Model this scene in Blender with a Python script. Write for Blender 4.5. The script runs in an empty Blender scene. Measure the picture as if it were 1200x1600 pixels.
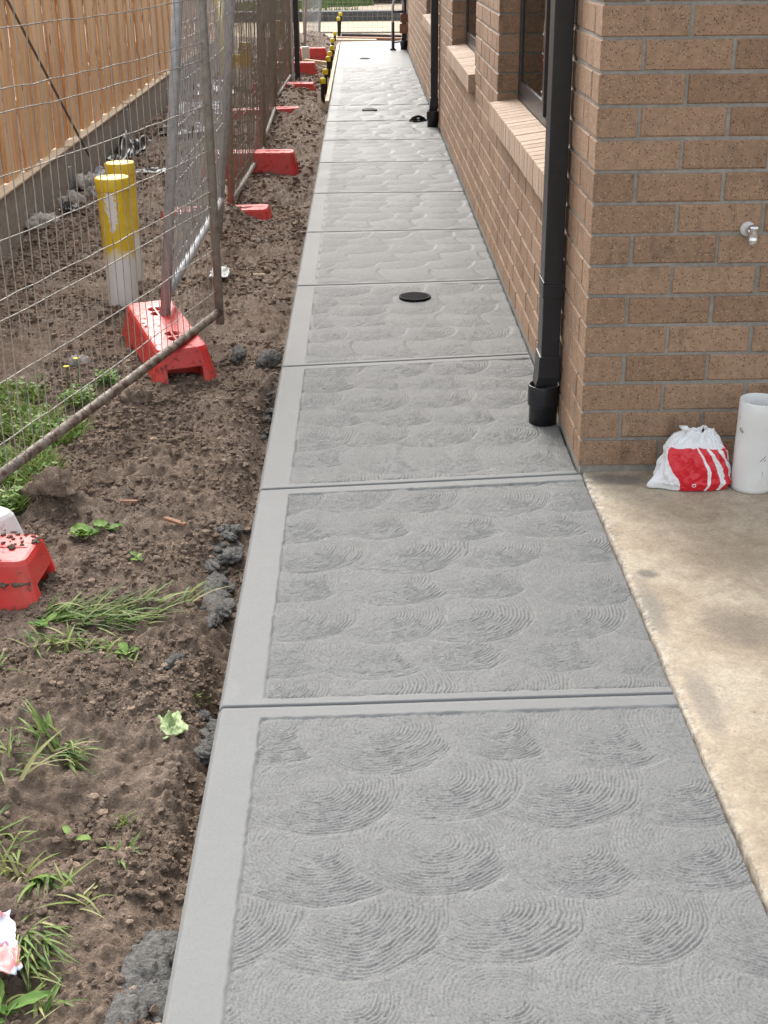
import bpy, bmesh, math, random
import numpy as np
from mathutils import Matrix, Vector

R = random.Random(7)
NR = np.random.RandomState(11)
scn = bpy.context.scene
COL = scn.collection

# ------------------------------------------------------------------ camera, sky, sun, exposure
CAM = (-0.6271, -3.7175, 1.4837)
pitch, yaw, roll = 0.4064, 0.0128, 0.0085
cp, sp, cy, sy = math.cos(pitch), math.sin(pitch), math.cos(yaw), math.sin(yaw)
fwd = Vector((sy*cp, cy*cp, -sp)); rgt = Vector((cy, -sy, 0)); dwn = fwd.cross(rgt)
rg2 = rgt*math.cos(roll) + dwn*math.sin(roll); dn2 = dwn*math.cos(roll) - rgt*math.sin(roll)
cam = bpy.data.cameras.new('camera'); camo = bpy.data.objects.new('camera', cam); COL.objects.link(camo)
cam.sensor_fit = 'VERTICAL'; cam.sensor_height = 24.0; cam.lens = 24.0*2103.1/1600
cam.clip_start = 0.05; cam.clip_end = 2000
M = Matrix((rg2, -dn2, -fwd)).transposed().to_4x4(); M.translation = Vector(CAM)
camo.matrix_world = M
scn.camera = camo

SUN_EL, SUN_AZ = math.radians(42), math.radians(-16)      # azimuth measured from +Y towards +X
w = bpy.data.worlds.new('World'); scn.world = w; w.use_nodes = True
nt = w.node_tree; nt.nodes.clear()
sky = nt.nodes.new('ShaderNodeTexSky'); sky.sky_type = 'NISHITA'; sky.sun_disc = False
sky.sun_elevation = SUN_EL; sky.sun_rotation = SUN_AZ; sky.dust_density = 4.0; sky.air_density = 1.2
hs = nt.nodes.new('ShaderNodeHueSaturation'); hs.inputs['Saturation'].default_value = 0.30
bg = nt.nodes.new('ShaderNodeBackground'); bg.inputs['Strength'].default_value = 0.15
out = nt.nodes.new('ShaderNodeOutputWorld')
nt.links.new(sky.outputs[0], hs.inputs['Color']); nt.links.new(hs.outputs[0], bg.inputs['Color']); nt.links.new(bg.outputs[0], out.inputs[0])
sl = bpy.data.lights.new('sun', 'SUN'); sl.energy = 0.75; sl.angle = math.radians(28); sl.color = (1.0, 0.985, 0.96)
so = bpy.data.objects.new('sun', sl); COL.objects.link(so)
sd = Vector((math.sin(SUN_AZ)*math.cos(SUN_EL), math.cos(SUN_AZ)*math.cos(SUN_EL), math.sin(SUN_EL)))
so.rotation_euler = sd.to_track_quat('Z', 'Y').to_euler()
scn.view_settings.view_transform = 'Standard'; scn.view_settings.look = 'None'
scn.view_settings.gamma = 1.0; scn.view_settings.use_curve_mapping = False
scn.view_settings.exposure = 1.48
scn.cycles.use_denoising = True; scn.cycles.denoising_prefilter = 'NONE'; scn.cycles.use_adaptive_sampling = False
scn.cycles.max_bounces = 6; scn.cycles.diffuse_bounces = 3; scn.cycles.glossy_bounces = 3; scn.cycles.transparent_max_bounces = 12; scn.cycles.sample_clamp_indirect = 4

# ------------------------------------------------------------------ helpers
class MB:
    def __init__(s): s.v = []; s.f = []
    def add(s, vs, fs):
        o = len(s.v); s.v += [tuple(p) for p in vs]; s.f += [tuple(i+o for i in f) for f in fs]; return s
    def box(s, x0, x1, y0, y1, z0, z1, T=None):
        vs = [Vector(p) for p in ((x0,y0,z0),(x1,y0,z0),(x1,y1,z0),(x0,y1,z0),(x0,y0,z1),(x1,y0,z1),(x1,y1,z1),(x0,y1,z1))]
        if T is not None: vs = [T @ p for p in vs]
        return s.add(vs, [(0,3,2,1),(4,5,6,7),(0,1,5,4),(1,2,6,5),(2,3,7,6),(3,0,4,7)])
    def tube(s, pts, r, n=8, caps=True):
        pts = [Vector(p) for p in pts]; rs = r if isinstance(r, (list, tuple)) else [r]*len(pts)
        rings = []; up = None
        for i, p in enumerate(pts):
            t = (pts[min(i+1, len(pts)-1)] - pts[max(i-1, 0)]).normalized()
            if up is None: up = t.orthogonal().normalized()
            u = (up - t*up.dot(t)); u = u.normalized() if u.length > 1e-6 else t.orthogonal().normalized(); up = u
            b = t.cross(u)
            rings.append([p + (u*math.cos(2*math.pi*k/n) + b*math.sin(2*math.pi*k/n))*rs[i] for k in range(n)])
        vs = [q for ring in rings for q in ring]; fs = []
        for i in range(len(pts)-1):
            for k in range(n):
                a, b2 = i*n+k, i*n+(k+1) % n
                fs.append((a, b2, b2+n, a+n))
        if caps: fs += [tuple(range(n-1, -1, -1)), tuple(range((len(pts)-1)*n, len(pts)*n))]
        return s.add(vs, fs)
    def lathe(s, prof, n=24, o=(0,0,0)):
        vs = [(o[0]+r*math.cos(2*math.pi*k/n), o[1]+r*math.sin(2*math.pi*k/n), o[2]+z) for r, z in prof for k in range(n)]
        fs = [(i*n+k, i*n+(k+1) % n, (i+1)*n+(k+1) % n, (i+1)*n+k) for i in range(len(prof)-1) for k in range(n)]
        fs += [tuple(range(n-1, -1, -1)), tuple(range((len(prof)-1)*n, len(prof)*n))]
        return s.add(vs, fs)
    def mesh(s, name, mat=None, smooth=False, bevel=0):
        me = bpy.data.meshes.new(name); me.from_pydata(s.v, [], s.f); me.update()
        if bevel:
            bm = bmesh.new(); bm.from_mesh(me)
            bmesh.ops.bevel(bm, geom=[e for e in bm.edges], offset=bevel, segments=2, affect='EDGES', profile=.6, clamp_overlap=True)
            bmesh.ops.recalc_face_normals(bm, faces=bm.faces); bm.to_mesh(me); bm.free()
        if mat: me.materials.append(mat)
        if smooth: me.polygons.foreach_set('use_smooth', [True]*len(me.polygons))
        return me
    def build(s, name, mat, parent=None, smooth=False, bevel=0):
        return link(name, s.mesh(name, mat, smooth, bevel), parent)

def link(name, me, parent=None):
    o = bpy.data.objects.new(name, me); COL.objects.link(o)
    if parent is not None: o.parent = parent
    return o
def empty(name, loc=(0,0,0), rz=0, parent=None):
    o = bpy.data.objects.new(name, None); o.empty_display_size = .1; COL.objects.link(o); o.location = loc; o.rotation_euler = (0, 0, rz)
    if parent is not None: o.parent = parent
    return o
def tag(o, label, cat, group=None):
    o['label'] = label; o['category'] = cat
    if group: o['group'] = group
    return o
def structure(o): o['kind'] = 'structure'; return o
def stuff(o): o['kind'] = 'stuff'; return o
def npmesh(name, V, F, mat=None, smooth=True, attrs=None):
    """V (n,3) array, F (m,k) array of one face size"""
    me = bpy.data.meshes.new(name); n, k = F.shape
    me.vertices.add(len(V)); me.vertices.foreach_set('co', np.ascontiguousarray(V, np.float32).ravel())
    me.loops.add(n*k); me.loops.foreach_set('vertex_index', np.ascontiguousarray(F, np.int32).ravel())
    me.polygons.add(n); me.polygons.foreach_set('loop_start', np.arange(0, n*k, k, dtype=np.int32))
    me.polygons.foreach_set('use_smooth', np.full(n, smooth))
    me.update(calc_edges=True)
    for a, vals in (attrs or {}).items():
        at = me.attributes.new(a, 'FLOAT', 'POINT'); at.data.foreach_set('value', np.ascontiguousarray(vals, np.float32).ravel())
    if mat: me.materials.append(mat)
    return me
def gridfaces(nx, ny):
    i = np.arange(nx-1)[None, :] + np.arange(ny-1)[:, None]*nx; i = i.ravel()
    return np.stack([i, i+1, i+1+nx, i+nx], 1)
# numpy noise
_T = np.random.RandomState(3).rand(256, 256)
def vnoise(x, y, s=0):
    xi = np.floor(x).astype(int); yi = np.floor(y).astype(int); fx = x-xi; fy = y-yi
    fx = fx*fx*(3-2*fx); fy = fy*fy*(3-2*fy); xi += s*37; yi += s*91
    g = lambda a, b: _T[a & 255, b & 255]
    return (g(xi,yi)*(1-fx)+g(xi+1,yi)*fx)*(1-fy) + (g(xi,yi+1)*(1-fx)+g(xi+1,yi+1)*fx)*fy
def fbm(x, y, oct=4, s=0):
    r = 0; a = .5
    for o in range(oct): r = r + a*(vnoise(x*2**o, y*2**o, s+o)-.5); a *= .5
    return r
def worley(x, y, s=0):
    xi = np.floor(x).astype(int); yi = np.floor(y).astype(int); d = np.full(x.shape, 9.)
    for i in (-1,0,1):
        for j in (-1,0,1):
            a, b = xi+i, yi+j
            px = a + _T[(a+s*13) & 255, (b+s*29) & 255]; py = b + _T[(b+s*53+7) & 255, (a+s*11+3) & 255]
            d = np.minimum(d, (px-x)**2+(py-y)**2)
    return np.sqrt(d)
def sstep(a, b, x): t = np.clip((x-a)/(b-a), 0, 1); return t*t*(3-2*t)

# ------------------------------------------------------------------ materials
class Mat:
    def __init__(s, name, col=(.5,.5,.5), rough=.6, metal=0, spec=.5):
        s.m = bpy.data.materials.new(name); s.m.use_nodes = True; s.t = s.m.node_tree; s.b = s.t.nodes['Principled BSDF']
        s.b.inputs['Base Color'].default_value = (*col, 1); s.b.inputs['Roughness'].default_value = rough
        s.b.inputs['Metallic'].default_value = metal; s.b.inputs['Specular IOR Level'].default_value = spec
        s._c = {}
    def n(s, t, **k):
        o = s.t.nodes.new('ShaderNode'+t)
        for a, v in k.items(): setattr(o, a, v)
        return o
    def l(s, a, b): s.t.links.new(a, b); return s
    def coord(s, kind='Object', scale=None):
        key = (kind, scale)
        if key in s._c: return s._c[key]
        if kind == 'World': o = s.n('NewGeometry').outputs['Position']
        else: o = s.n('TexCoord').outputs[kind]
        if scale:
            mp = s.n('Mapping'); mp.inputs['Scale'].default_value = scale; s.l(o, mp.inputs[0]); o = mp.outputs[0]
        s._c[key] = o; return o
    def noise(s, scale, detail=4, rough=.55, vec=None, dist=0):
        o = s.n('TexNoise'); o.inputs['Scale'].default_value = scale; o.inputs['Detail'].default_value = detail
        o.inputs['Roughness'].default_value = rough; o.inputs['Distortion'].default_value = dist
        s.l(vec if vec is not None else s.coord(), o.inputs['Vector']); return o.outputs['Fac']
    def voro(s, scale, vec=None, out='Distance', feature='F1'):
        o = s.n('TexVoronoi', feature=feature); o.inputs['Scale'].default_value = scale
        s.l(vec if vec is not None else s.coord(), o.inputs['Vector']); return o.outputs[out]
    def ramp(s, fac, stops, interp='LINEAR'):
        o = s.n('ValToRGB'); cr = o.color_ramp; cr.interpolation = interp
        while len(cr.elements) < len(stops): cr.elements.new(.5)
        for e, (p, c) in zip(cr.elements, stops):
            e.position = p; e.color = (*c, 1) if isinstance(c, (tuple, list)) else (c, c, c, 1)
        s.l(fac, o.inputs[0]); return o.outputs[0]
    def mix(s, fac, a, b, mode='MIX'):
        o = s.n('MixRGB', blend_type=mode)
        for v, i in ((fac, 0), (a, 1), (b, 2)):
            if isinstance(v, (int, float)): o.inputs[i].default_value = v if i == 0 else (v, v, v, 1)
            elif isinstance(v, (tuple, list)): o.inputs[i].default_value = (*v, 1)
            else: s.l(v, o.inputs[i])
        return o.outputs[0]
    def math(s, op, a, b=0, clamp=False):
        o = s.n('Math', operation=op, use_clamp=clamp)
        for v, i in ((a, 0), (b, 1)):
            if isinstance(v, (int, float)): o.inputs[i].default_value = v
            else: s.l(v, o.inputs[i])
        return o.outputs[0]
    def attr(s, name): o = s.n('Attribute', attribute_name=name); return o.outputs['Fac']
    def rnd(s): return s.n('ObjectInfo').outputs['Random']
    def color(s, c): s.l(c, s.b.inputs['Base Color']); return s
    def rough(s, c): s.l(c, s.b.inputs['Roughness']); return s
    def bump(s, h, strength=.5, dist=.01):
        o = s.n('Bump'); o.inputs['Strength'].default_value = strength; o.inputs['Distance'].default_value = dist
        s.l(h, o.inputs['Height']); s.l(o.outputs[0], s.b.inputs['Normal']); return s

def m_fresh_concrete():
    m = Mat('fresh_concrete', rough=.5); W = m.coord('World'); band = m.attr('band')
    big = m.noise(2.2, 4, .6, W); mid = m.noise(24, 5, .65, W); fine = m.noise(230, 3, .75, W)
    c = m.ramp(big, [(.3, (.160,.161,.154)), (.7, (.190,.191,.184))])
    c = m.mix(.45, c, m.ramp(mid, [(.3, (.150,.150,.144)), (.72, (.215,.215,.207))]))
    c = m.mix(m.math('MULTIPLY', band, .55), c, (.200,.201,.194))
    stn = m.ramp(m.noise(5.5, 6, .7, W, .8), [(.58, 0.0), (.74, .35)]); c = m.mix(stn, c, m.mix(.5, c, (.33,.335,.33)))
    g = m.mix(m.math('MULTIPLY', band, .75), m.ramp(fine, [(.28, .62), (.5, 1.02), (.72, 1.22)]), (1,1,1)); c = m.mix(1, c, g, 'MULTIPLY')
    # wet patches, more of them further up the path
    sx = m.n('SeparateXYZ'); m.l(W, sx.inputs[0])
    far = m.n('MapRange'); far.inputs[1].default_value = 1.0; far.inputs[2].default_value = 8.0; m.l(sx.outputs[1], far.inputs[0])
    wn = m.noise(1.3, 3, .5, m.coord('World', (.7, 2.6, 1)))
    wet = m.math('MULTIPLY', m.ramp(wn, [(.40, 0.0), (.56, 1.0)]), far.outputs[0])
    c = m.mix(m.math('MULTIPLY', wet, .40), c, m.mix(.55, c, (.05,.053,.056)))
    m.color(c)
    r = m.math('SUBTRACT', .64, m.math('MULTIPLY', far.outputs[0], .07))
    r = m.math('SUBTRACT', r, m.math('MULTIPLY', wet, .10))
    r = m.math('ADD', r, m.math('MULTIPLY', m.math('SUBTRACT', mid, .5), .12)); m.rough(r)
    h = m.math('MULTIPLY', fine, m.math('SUBTRACT', 1.0, m.math('MULTIPLY', band, .8)))
    m.bump(h, .8, .003); m.b.inputs['Specular IOR Level'].default_value = .16; return m.m
def m_old_concrete():
    m = Mat('old_concrete', rough=.8); W = m.coord('World')
    a = m.noise(3.1, 6, .6, W); b = m.noise(7.5, 6, .65, W, .6); f = m.noise(160, 4, .7, W)
    c = m.ramp(a, [(.3, (.285,.224,.152)), (.5, (.385,.315,.226)), (.72, (.45,.39,.295))])
    c = m.mix(m.ramp(b, [(.54, 0.0), (.72, .5)]), c, (.20,.15,.10))
    c = m.mix(1, c, m.ramp(m.noise(22, 6, .75, W, .5), [(.3, .78), (.5, 1.0), (.7, 1.2)]), 'MULTIPLY')
    pit = m.math('MULTIPLY', m.ramp(m.voro(48, W), [(.10, 1.0), (.17, 0.0)]), m.ramp(m.noise(9, 3, .6, W), [(.52, 0.0), (.6, .7)])); c = m.mix(pit, c, (.12,.09,.065))
    sx = m.n('SeparateXYZ'); m.l(W, sx.inputs[0])
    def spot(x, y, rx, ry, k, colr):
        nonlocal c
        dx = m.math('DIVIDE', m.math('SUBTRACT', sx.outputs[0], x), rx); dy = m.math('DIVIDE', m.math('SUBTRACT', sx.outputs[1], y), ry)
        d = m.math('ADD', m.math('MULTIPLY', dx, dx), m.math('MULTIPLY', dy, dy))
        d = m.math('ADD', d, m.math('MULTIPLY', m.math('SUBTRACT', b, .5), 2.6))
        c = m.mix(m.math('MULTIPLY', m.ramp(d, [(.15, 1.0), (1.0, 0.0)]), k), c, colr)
    spot(.22, -.98, .10, .11, .65, (.17,.14,.11)); spot(.34, -1.10, .13, .09, .58, (.20,.16,.12)); spot(.30, -.62, .15, .09, .48, (.24,.19,.13))
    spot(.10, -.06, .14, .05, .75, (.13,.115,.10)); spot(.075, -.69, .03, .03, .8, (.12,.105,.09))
    spot(.045, -.86, .035, .16, .75, (.2,.18,.15)); spot(.07, -1.30, .035, .16, .7, (.22,.19,.16))
    edge = m.math('SUBTRACT', m.math('ADD', sx.outputs[0], m.math('MULTIPLY', m.noise(26, 4, .6, W), .07)), .035)
    ed = m.ramp(edge, [(.012, 1.0), (.04, 0.0)]); c = m.mix(m.math('MULTIPLY', ed, .75), c, m.ramp(m.noise(45, 4, .7, W), [(.42, (.14,.12,.10)), (.58, (.50,.46,.39))]))
    c = m.mix(1, c, m.ramp(f, [(.28, .72), (.7, 1.14)]), 'MULTIPLY'); m.color(c)
    m.bump(m.math('ADD', f, m.math('MULTIPLY', m.noise(45, 5, .7, W), 1.5)), .55, .003); return m.m
def m_soil(name, dark=False):
    m = Mat(name, rough=.92, spec=.25); W = m.coord('World')
    a = m.noise(1.3, 5, .6, W); b = m.noise(30, 6, .7, W); f = m.noise(150, 4, .75, W)
    k = .82 if dark else 1.0
    c = m.ramp(a, [(.32, (.150*k,.108*k,.079*k)), (.55, (.250*k,.183*k,.134*k)), (.75, (.350*k,.264*k,.196*k))])
    c = m.mix(.65, c, m.ramp(b, [(.28, (.065,.047,.035)), (.5, (.208,.150,.109)), (.74, (.42,.325,.245))]))
    sp_ = m.ramp(m.voro(75, W), [(.10, 1.0), (.16, 0.0)]); rare = m.ramp(m.noise(23, 2, .5, W), [(.55, 0.0), (.66, .8)])
    c = m.mix(m.math('MULTIPLY', sp_, rare), c, (.33,.28,.22))
    c = m.mix(1, c, m.ramp(f, [(.25, .6), (.75, 1.3)]), 'MULTIPLY')
    if name == 'clod_soil':
        c = m.mix(1, c, m.ramp(m.attr('rnd'), [(0, .9), (.80, 1.3), (.92, 1.6), (.97, (2.1,2.1,2.05))]), 'MULTIPLY')
    m.color(c); m.bump(m.math('ADD', f, m.math('MULTIPLY', b, 2.0)), 1.0, .009)
    m.rough(m.ramp(m.noise(4, 3, .5, W), [(.35, .72), (.65, .97)])); return m.m
def m_brick():
    m = Mat('brick_clay', rough=.85, spec=.3); W = m.coord('World')
    r = m.math('FRACT', m.math('ADD', m.rnd(), m.attr('rnd')))
    c = m.ramp(r, [(0, (.262,.163,.102)), (.35, (.310,.198,.125)), (.7, (.352,.229,.149)), (1, (.280,.176,.110))])
    st = m.noise(7.5, 4, .6, m.coord('World', (1.6, 1.6, .55))); c = m.mix(m.ramp(st, [(.54, 0.0), (.70, .5)]), c, (.115,.076,.053))
    md = m.noise(40, 4, .65, W); c = m.mix(1, c, m.ramp(md, [(.3, .80), (.7, 1.16)]), 'MULTIPLY')
    cell = m.n('TexVoronoi'); cell.inputs['Scale'].default_value = 190; m.l(W, cell.inputs['Vector'])
    sel = m.n('SeparateColor'); m.l(cell.outputs['Color'], sel.inputs[0])
    core = m.ramp(cell.outputs['Distance'], [(.30, 1.0), (.42, 0.0)])
    drk = m.math('MULTIPLY', core, m.ramp(sel.outputs[0], [(.70, 0.0), (.74, 1.0)]))
    lit = m.math('MULTIPLY', core, m.ramp(sel.outputs[1], [(.86, 0.0), (.88, 1.0)]))
    c = m.mix(m.math('MULTIPLY', drk, .75), c, (.055,.036,.026)); c = m.mix(m.math('MULTIPLY', lit, .6), c, (.52,.37,.23))
    m.color(c)
    h = m.math('SUBTRACT', m.math('MULTIPLY', m.noise(260, 3, .7, W), .8), m.math('MULTIPLY', drk, .9)); m.bump(h, .6, .0025); return m.m
def m_sill():
    m = Mat('sill_clay', rough=.8); W = m.coord('World'); r = m.math('FRACT', m.math('ADD', m.rnd(), m.attr('rnd')))
    c = m.ramp(r, [(0, (.40,.285,.20)), (.5, (.45,.33,.24)), (1, (.375,.262,.18))])
    c = m.mix(1, c, m.ramp(m.noise(60, 4, .7, W), [(.3, .8), (.7, 1.12)]), 'MULTIPLY'); m.color(c)
    m.bump(m.noise(200, 3, .7, W), .4, .002); return m.m
def m_mortar():
    m = Mat('mortar', rough=.9); W = m.coord('World'); a = m.noise(60, 5, .7, W); b = m.noise(3, 3, .5, W)
    c = m.ramp(a, [(.3, (.205,.19,.165)), (.7, (.32,.30,.265))]); c = m.mix(1, c, m.ramp(b, [(.3, .85), (.7, 1.15)]), 'MULTIPLY'); m.color(c)
    m.bump(a, .6, .003); return m.m
def m_plastic(name, cols, rough=.42, dirt=.5, dirtcol=(.07,.05,.036), scale=9):
    m = Mat(name, rough=rough); O = m.coord('World')
    c = m.ramp(m.noise(6, 4, .6, O), [(.3, cols[0]), (.7, cols[1])])
    if dirt:
        g = m.n('NewGeometry'); nz = m.n('SeparateXYZ'); m.l(g.outputs['Normal'], nz.inputs[0])
        d = m.ramp(m.noise(scale*4, 6, .72, O), [(.55, 0.0), (.64, 1.0)]); c = m.mix(m.math('MULTIPLY', d, dirt), c, dirtcol)
        sm = m.ramp(m.noise(scale*.8, 5, .6, O), [(.45, 0.0), (.8, .5)]); c = m.mix(m.math('MULTIPLY', sm, dirt), c, (.25,.17,.12))
        m.rough(m.ramp(d, [(0, rough), (1, .9)]))
    m.color(c); m.bump(m.noise(70, 4, .6, O), .12, .004); return m.m
def m_metal(name, c0, c1, rough=.5, metal=.6, rust=None):
    m = Mat(name, rough=rough, metal=metal); W = m.coord('World')
    c = m.ramp(m.noise(35, 5, .7, W), [(.3, c0), (.7, c1)])
    if rust: c = m.mix(m.ramp(m.noise(rust[0], 5, .65, W), [(rust[1], 0.0), (rust[1]+.12, 1.0)]), c, rust[2])
    m.color(c); m.rough(m.ramp(m.noise(20, 3, .5, W), [(.3, rough-.1), (.7, rough+.15)])); m.bump(m.noise(120, 3, .6, W), .2, .001); return m.m
def m_wood():
    m = Mat('pine_paling', rough=.75, spec=.25); r = m.rnd(); W = m.coord('World', (1, 1, .06))
    off = m.n('VectorMath', operation='ADD'); m.l(W, off.inputs[0]); cm = m.n('CombineXYZ'); m.l(m.math('MULTIPLY', r, 31), cm.inputs[1]); m.l(cm.outputs[0], off.inputs[1])
    g = m.noise(38, 5, .6, off.outputs[0], 1.2)
    c = m.ramp(r, [(0, (.72,.38,.18)), (.2, (.88,.64,.37)), (.4, (.78,.46,.23)), (.6, (.90,.70,.44)), (.8, (.82,.52,.28)), (1, (.68,.34,.16))])
    c = m.mix(.6, c, m.ramp(g, [(.32, (.46,.22,.095)), (.5, (.78,.48,.25)), (.72, (.88,.66,.40))]))
    kn = m.ramp(m.voro(3.2, m.coord('World', (1, 1, .6))), [(.045, 1.0), (.085, 0.0)]); c = m.mix(m.math('MULTIPLY', kn, .8), c, (.12,.055,.03))
    st = m.ramp(m.noise(14, 4, .6, m.coord('World', (1, 1, .12))), [(.6, 0.0), (.75, .5)]); c = m.mix(st, c, (.36,.17,.08))
    m.color(c); m.bump(g, .3, .002); return m.m
def m_grass(name, cols):
    m = Mat(name, rough=.55, spec=.35); c = m.ramp(m.attr('rnd'), [(i/(len(cols)-1), k) for i, k in enumerate(cols)])
    m.color(c); m.b.inputs['Subsurface Weight'].default_value = 0
    t = m.n('BsdfTranslucent'); m.l(c, t.inputs[0]); mx = m.n('MixShader'); mx.inputs[0].default_value = .28
    o = m.t.nodes['Material Output']; m.l(m.b.outputs[0], mx.inputs[1]); m.l(t.outputs[0], mx.inputs[2]); m.l(mx.outputs[0], o.inputs[0]); return m.m
def m_simple(name, c0, c1, rough=.7, scale=20, bump=.3, dist=.003, spec=.4, metal=0):
    m = Mat(name, rough=rough, spec=spec, metal=metal); W = m.coord('World'); a = m.noise(scale, 5, .65, W)
    m.color(m.ramp(a, [(.3, c0), (.7, c1)])); m.bump(a, bump, dist); return m.m
def m_glass():
    m = Mat('window_glass'); t = m.t; g = m.n('BsdfGlossy'); g.inputs['Roughness'].default_value = .01
    tr = m.n('BsdfTransparent'); tr.inputs[0].default_value = (.55,.58,.58,1); f = m.n('Fresnel'); f.inputs[0].default_value = 1.75
    mx = m.n('MixShader'); m.l(f.outputs[0], mx.inputs[0]); m.l(tr.outputs[0], mx.inputs[1]); m.l(g.outputs[0], mx.inputs[2])
    m.l(mx.outputs[0], t.nodes['Material Output'].inputs[0]); return m.m

CONC = m_fresh_concrete(); OLD = m_old_concrete(); SOIL = m_soil('site_soil'); CLOD = m_soil('clod_soil'); BRICK = m_brick(); SILL = m_sill(); MORTAR = m_mortar()
RED = m_plastic('red_plastic', ((.58,.018,.018), (.70,.055,.042)), .42, .75)
WHITEP = m_plastic('white_plastic', ((.74,.74,.72), (.82,.82,.80)), .45, .25)
GALV = m_metal('galvanised_steel', (.27,.28,.29), (.48,.49,.50), .5, .15)
MUDDY = m_metal('muddy_steel', (.20,.185,.155), (.34,.32,.275), .65, .12, (16, .60, (.15,.115,.085)))
RUSTY = m_metal('rusty_rail', (.14,.11,.085), (.29,.25,.20), .65, .1, (22, .47, (.085,.042,.03)))
WIRE = m_metal('fence_wire', (.26,.24,.205), (.44,.41,.36), .5, .3, (30, .58, (.10,.05,.035)))
WIREB = m_metal('muddy_wire', (.17,.145,.115), (.31,.27,.22), .7, .1)
WIREG = m_metal('galvanised_wire', (.32,.33,.34), (.55,.56,.57), .5, .3)
BLACKPIPE = m_simple('black_powdercoat', (.012,.013,.015), (.020,.021,.024), .38, 30, .05, .001, .5)
FRAME = m_simple('window_aluminium', (.022,.022,.025), (.032,.031,.034), .35, 30, .04, .001, .5)
WOOD = m_wood(); GLASS = m_glass()
PALEWOOD = m_simple('pale_timber', (.52,.40,.26), (.70,.58,.42), .8, 40, .3, .002)
PLINTH = m_simple('plinth_concrete', (.22,.19,.155), (.37,.325,.27), .9, 22, .7, .008)
WETLUMP = m_simple('spilled_concrete', (.070,.066,.060), (.20,.192,.176), .92, 110, 1.0, .010)
STONE = m_simple('stone', (.24,.215,.185), (.50,.47,.42), .85, 40, .6, .004)
SHEET = m_simple('black_sheet', (.008,.008,.009), (.02,.02,.022), .35, 10, .2, .004, .5)
GREYRAG = m_simple('grey_sheet', (.10,.105,.115), (.24,.25,.27), .5, 14, .4, .005)
BLUE = m_simple('pale_blue_plastic', (.30,.42,.52), (.6,.68,.74), .4, 14, .2, .004)
GRASS = m_grass('grass', ((.07,.125,.025), (.13,.215,.038), (.20,.295,.06), (.30,.33,.10), (.42,.38,.20)))
LEAF = m_grass('leaf', ((.09,.19,.035), (.15,.28,.05), (.23,.36,.08), (.28,.38,.11)))
SAND = m_simple('sandy_road', (.34,.265,.18), (.50,.41,.295), .95, 3, .6, .02, .2)
KERBM = m_simple('kerb_concrete', (.05,.05,.05), (.12,.12,.115), .9, 12, .5, .01)
VERGE = m_simple('verge_grass', (.04,.10,.02), (.11,.19,.05), .9, 9, .8, .03, .2)

# ------------------------------------------------------------------ terrain
MOUNDS = [(-1.40, 4.22, .13, .16, .085), (-1.60, 4.25, .14, .14, .06), (-1.30, 9.6, .34, .9, .10), (-1.40, 10.6, .25, .7, .06), (-1.15, 8.3, .2, .5, .05), (-1.25, 5.0, .2, .6, .05), (-1.55, 0.0, .10, .10, .05), (-1.45, .86, .09, .09, .045),
          (-1.35, -.25, .25, .5, .02), (-1.55, -1.25, .2, .5, .05), (-1.30, -1.1, .12, .2, .03), (-1.12, -1.75, .12, .12, .025), (-1.0, 1.25, .09, .2, .03), (-1.40, 17, .4, 1.0, .25), (-2.3, 8.6, .35, 1.2, .05),
          (-1.15, 3.0, .2, .8, .03), (-2.35, 4.6, .25, .8, .05)]
HOLES = [(-1.02, -.42, .07, .20, .07), (-.99, .3, .07, .5, .03), (-1.1, 7.2, .12, .4, .06), (-1.2, -1.55, .12, .14, .035), (-1.06, 4.9, .12, .3, .05), (-.99, -1.05, .06, .12, .04)]
def soil_base(x, y):
    z = -.105 + 0*x + .02*sstep(-1.5, 2.5, y)
    for cx, cy_, rx, ry, h in MOUNDS: z = z + h*np.exp(-((x-cx)/rx)**2-((y-cy_)/ry)**2)
    for cx, cy_, rx, ry, h in HOLES: z = z - h*np.exp(-((x-cx)/rx)**2-((y-cy_)/ry)**2)
    z = z - .05*np.exp(-((x+.972)/.045)**2)*(.15+1.5*vnoise(x*0, y*2.3, 31)**2)
    return z + .055*fbm(x*2.1, y*1.7, 3, 1)
def soil_h(x, y):
    x = np.asarray(x, float); y = np.asarray(y, float)
    d = np.maximum(1, y+3.7)/3
    z = soil_base(x, y) + .045*fbm(x*9, y*9, 3, 5)
    lump = np.clip(.55-worley(x*13+.8*vnoise(x*30, y*30, 2), y*13+.8*vnoise(x*30, y*30, 4), 1), 0, 1)
    lump2 = np.clip(.5-worley(x*34, y*34, 2), 0, 1)
    m = .35 + 1.1*vnoise(x*2.3, y*2.3, 7)
    lump3 = np.clip(.5-worley(x*75, y*75, 3), 0, 1)
    z = z + .034*lump*m + .019*lump2*(.3+1.4*vnoise(x*5, y*5, 17)) + .011*lump3*(.2+1.6*vnoise(x*7, y*7, 19)) + .013*fbm(x*60, y*60, 2, 9)
    bigl = np.clip(.5-worley(x*6, y*5, 5), 0, 1)*sstep(2.5, 6, y); return z + .05*bigl
def soil_s(x, y): return float(soil_h(np.array([x]), np.array([y]))[0])
def soil_mesh():
    ys = [-2.4]
    while ys[-1] < 19.6: ys.append(ys[-1] + max(.0058, .0029*max(1.2, ys[-1]+3.7)**1.22))
    ys = np.array(ys); xs = np.concatenate([np.linspace(-4.2, -2.65, 40)[:-1], np.linspace(-2.65, -1.9, 60)[:-1], np.linspace(-1.9, -.93, 178)])
    X, Y = np.meshgrid(xs, ys); Z = soil_h(X, Y)
    V = np.stack([X, Y, Z], -1).reshape(-1, 3)
    o = link('soil', npmesh('soil', V, gridfaces(len(xs), len(ys)), SOIL)); structure(o)
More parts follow.
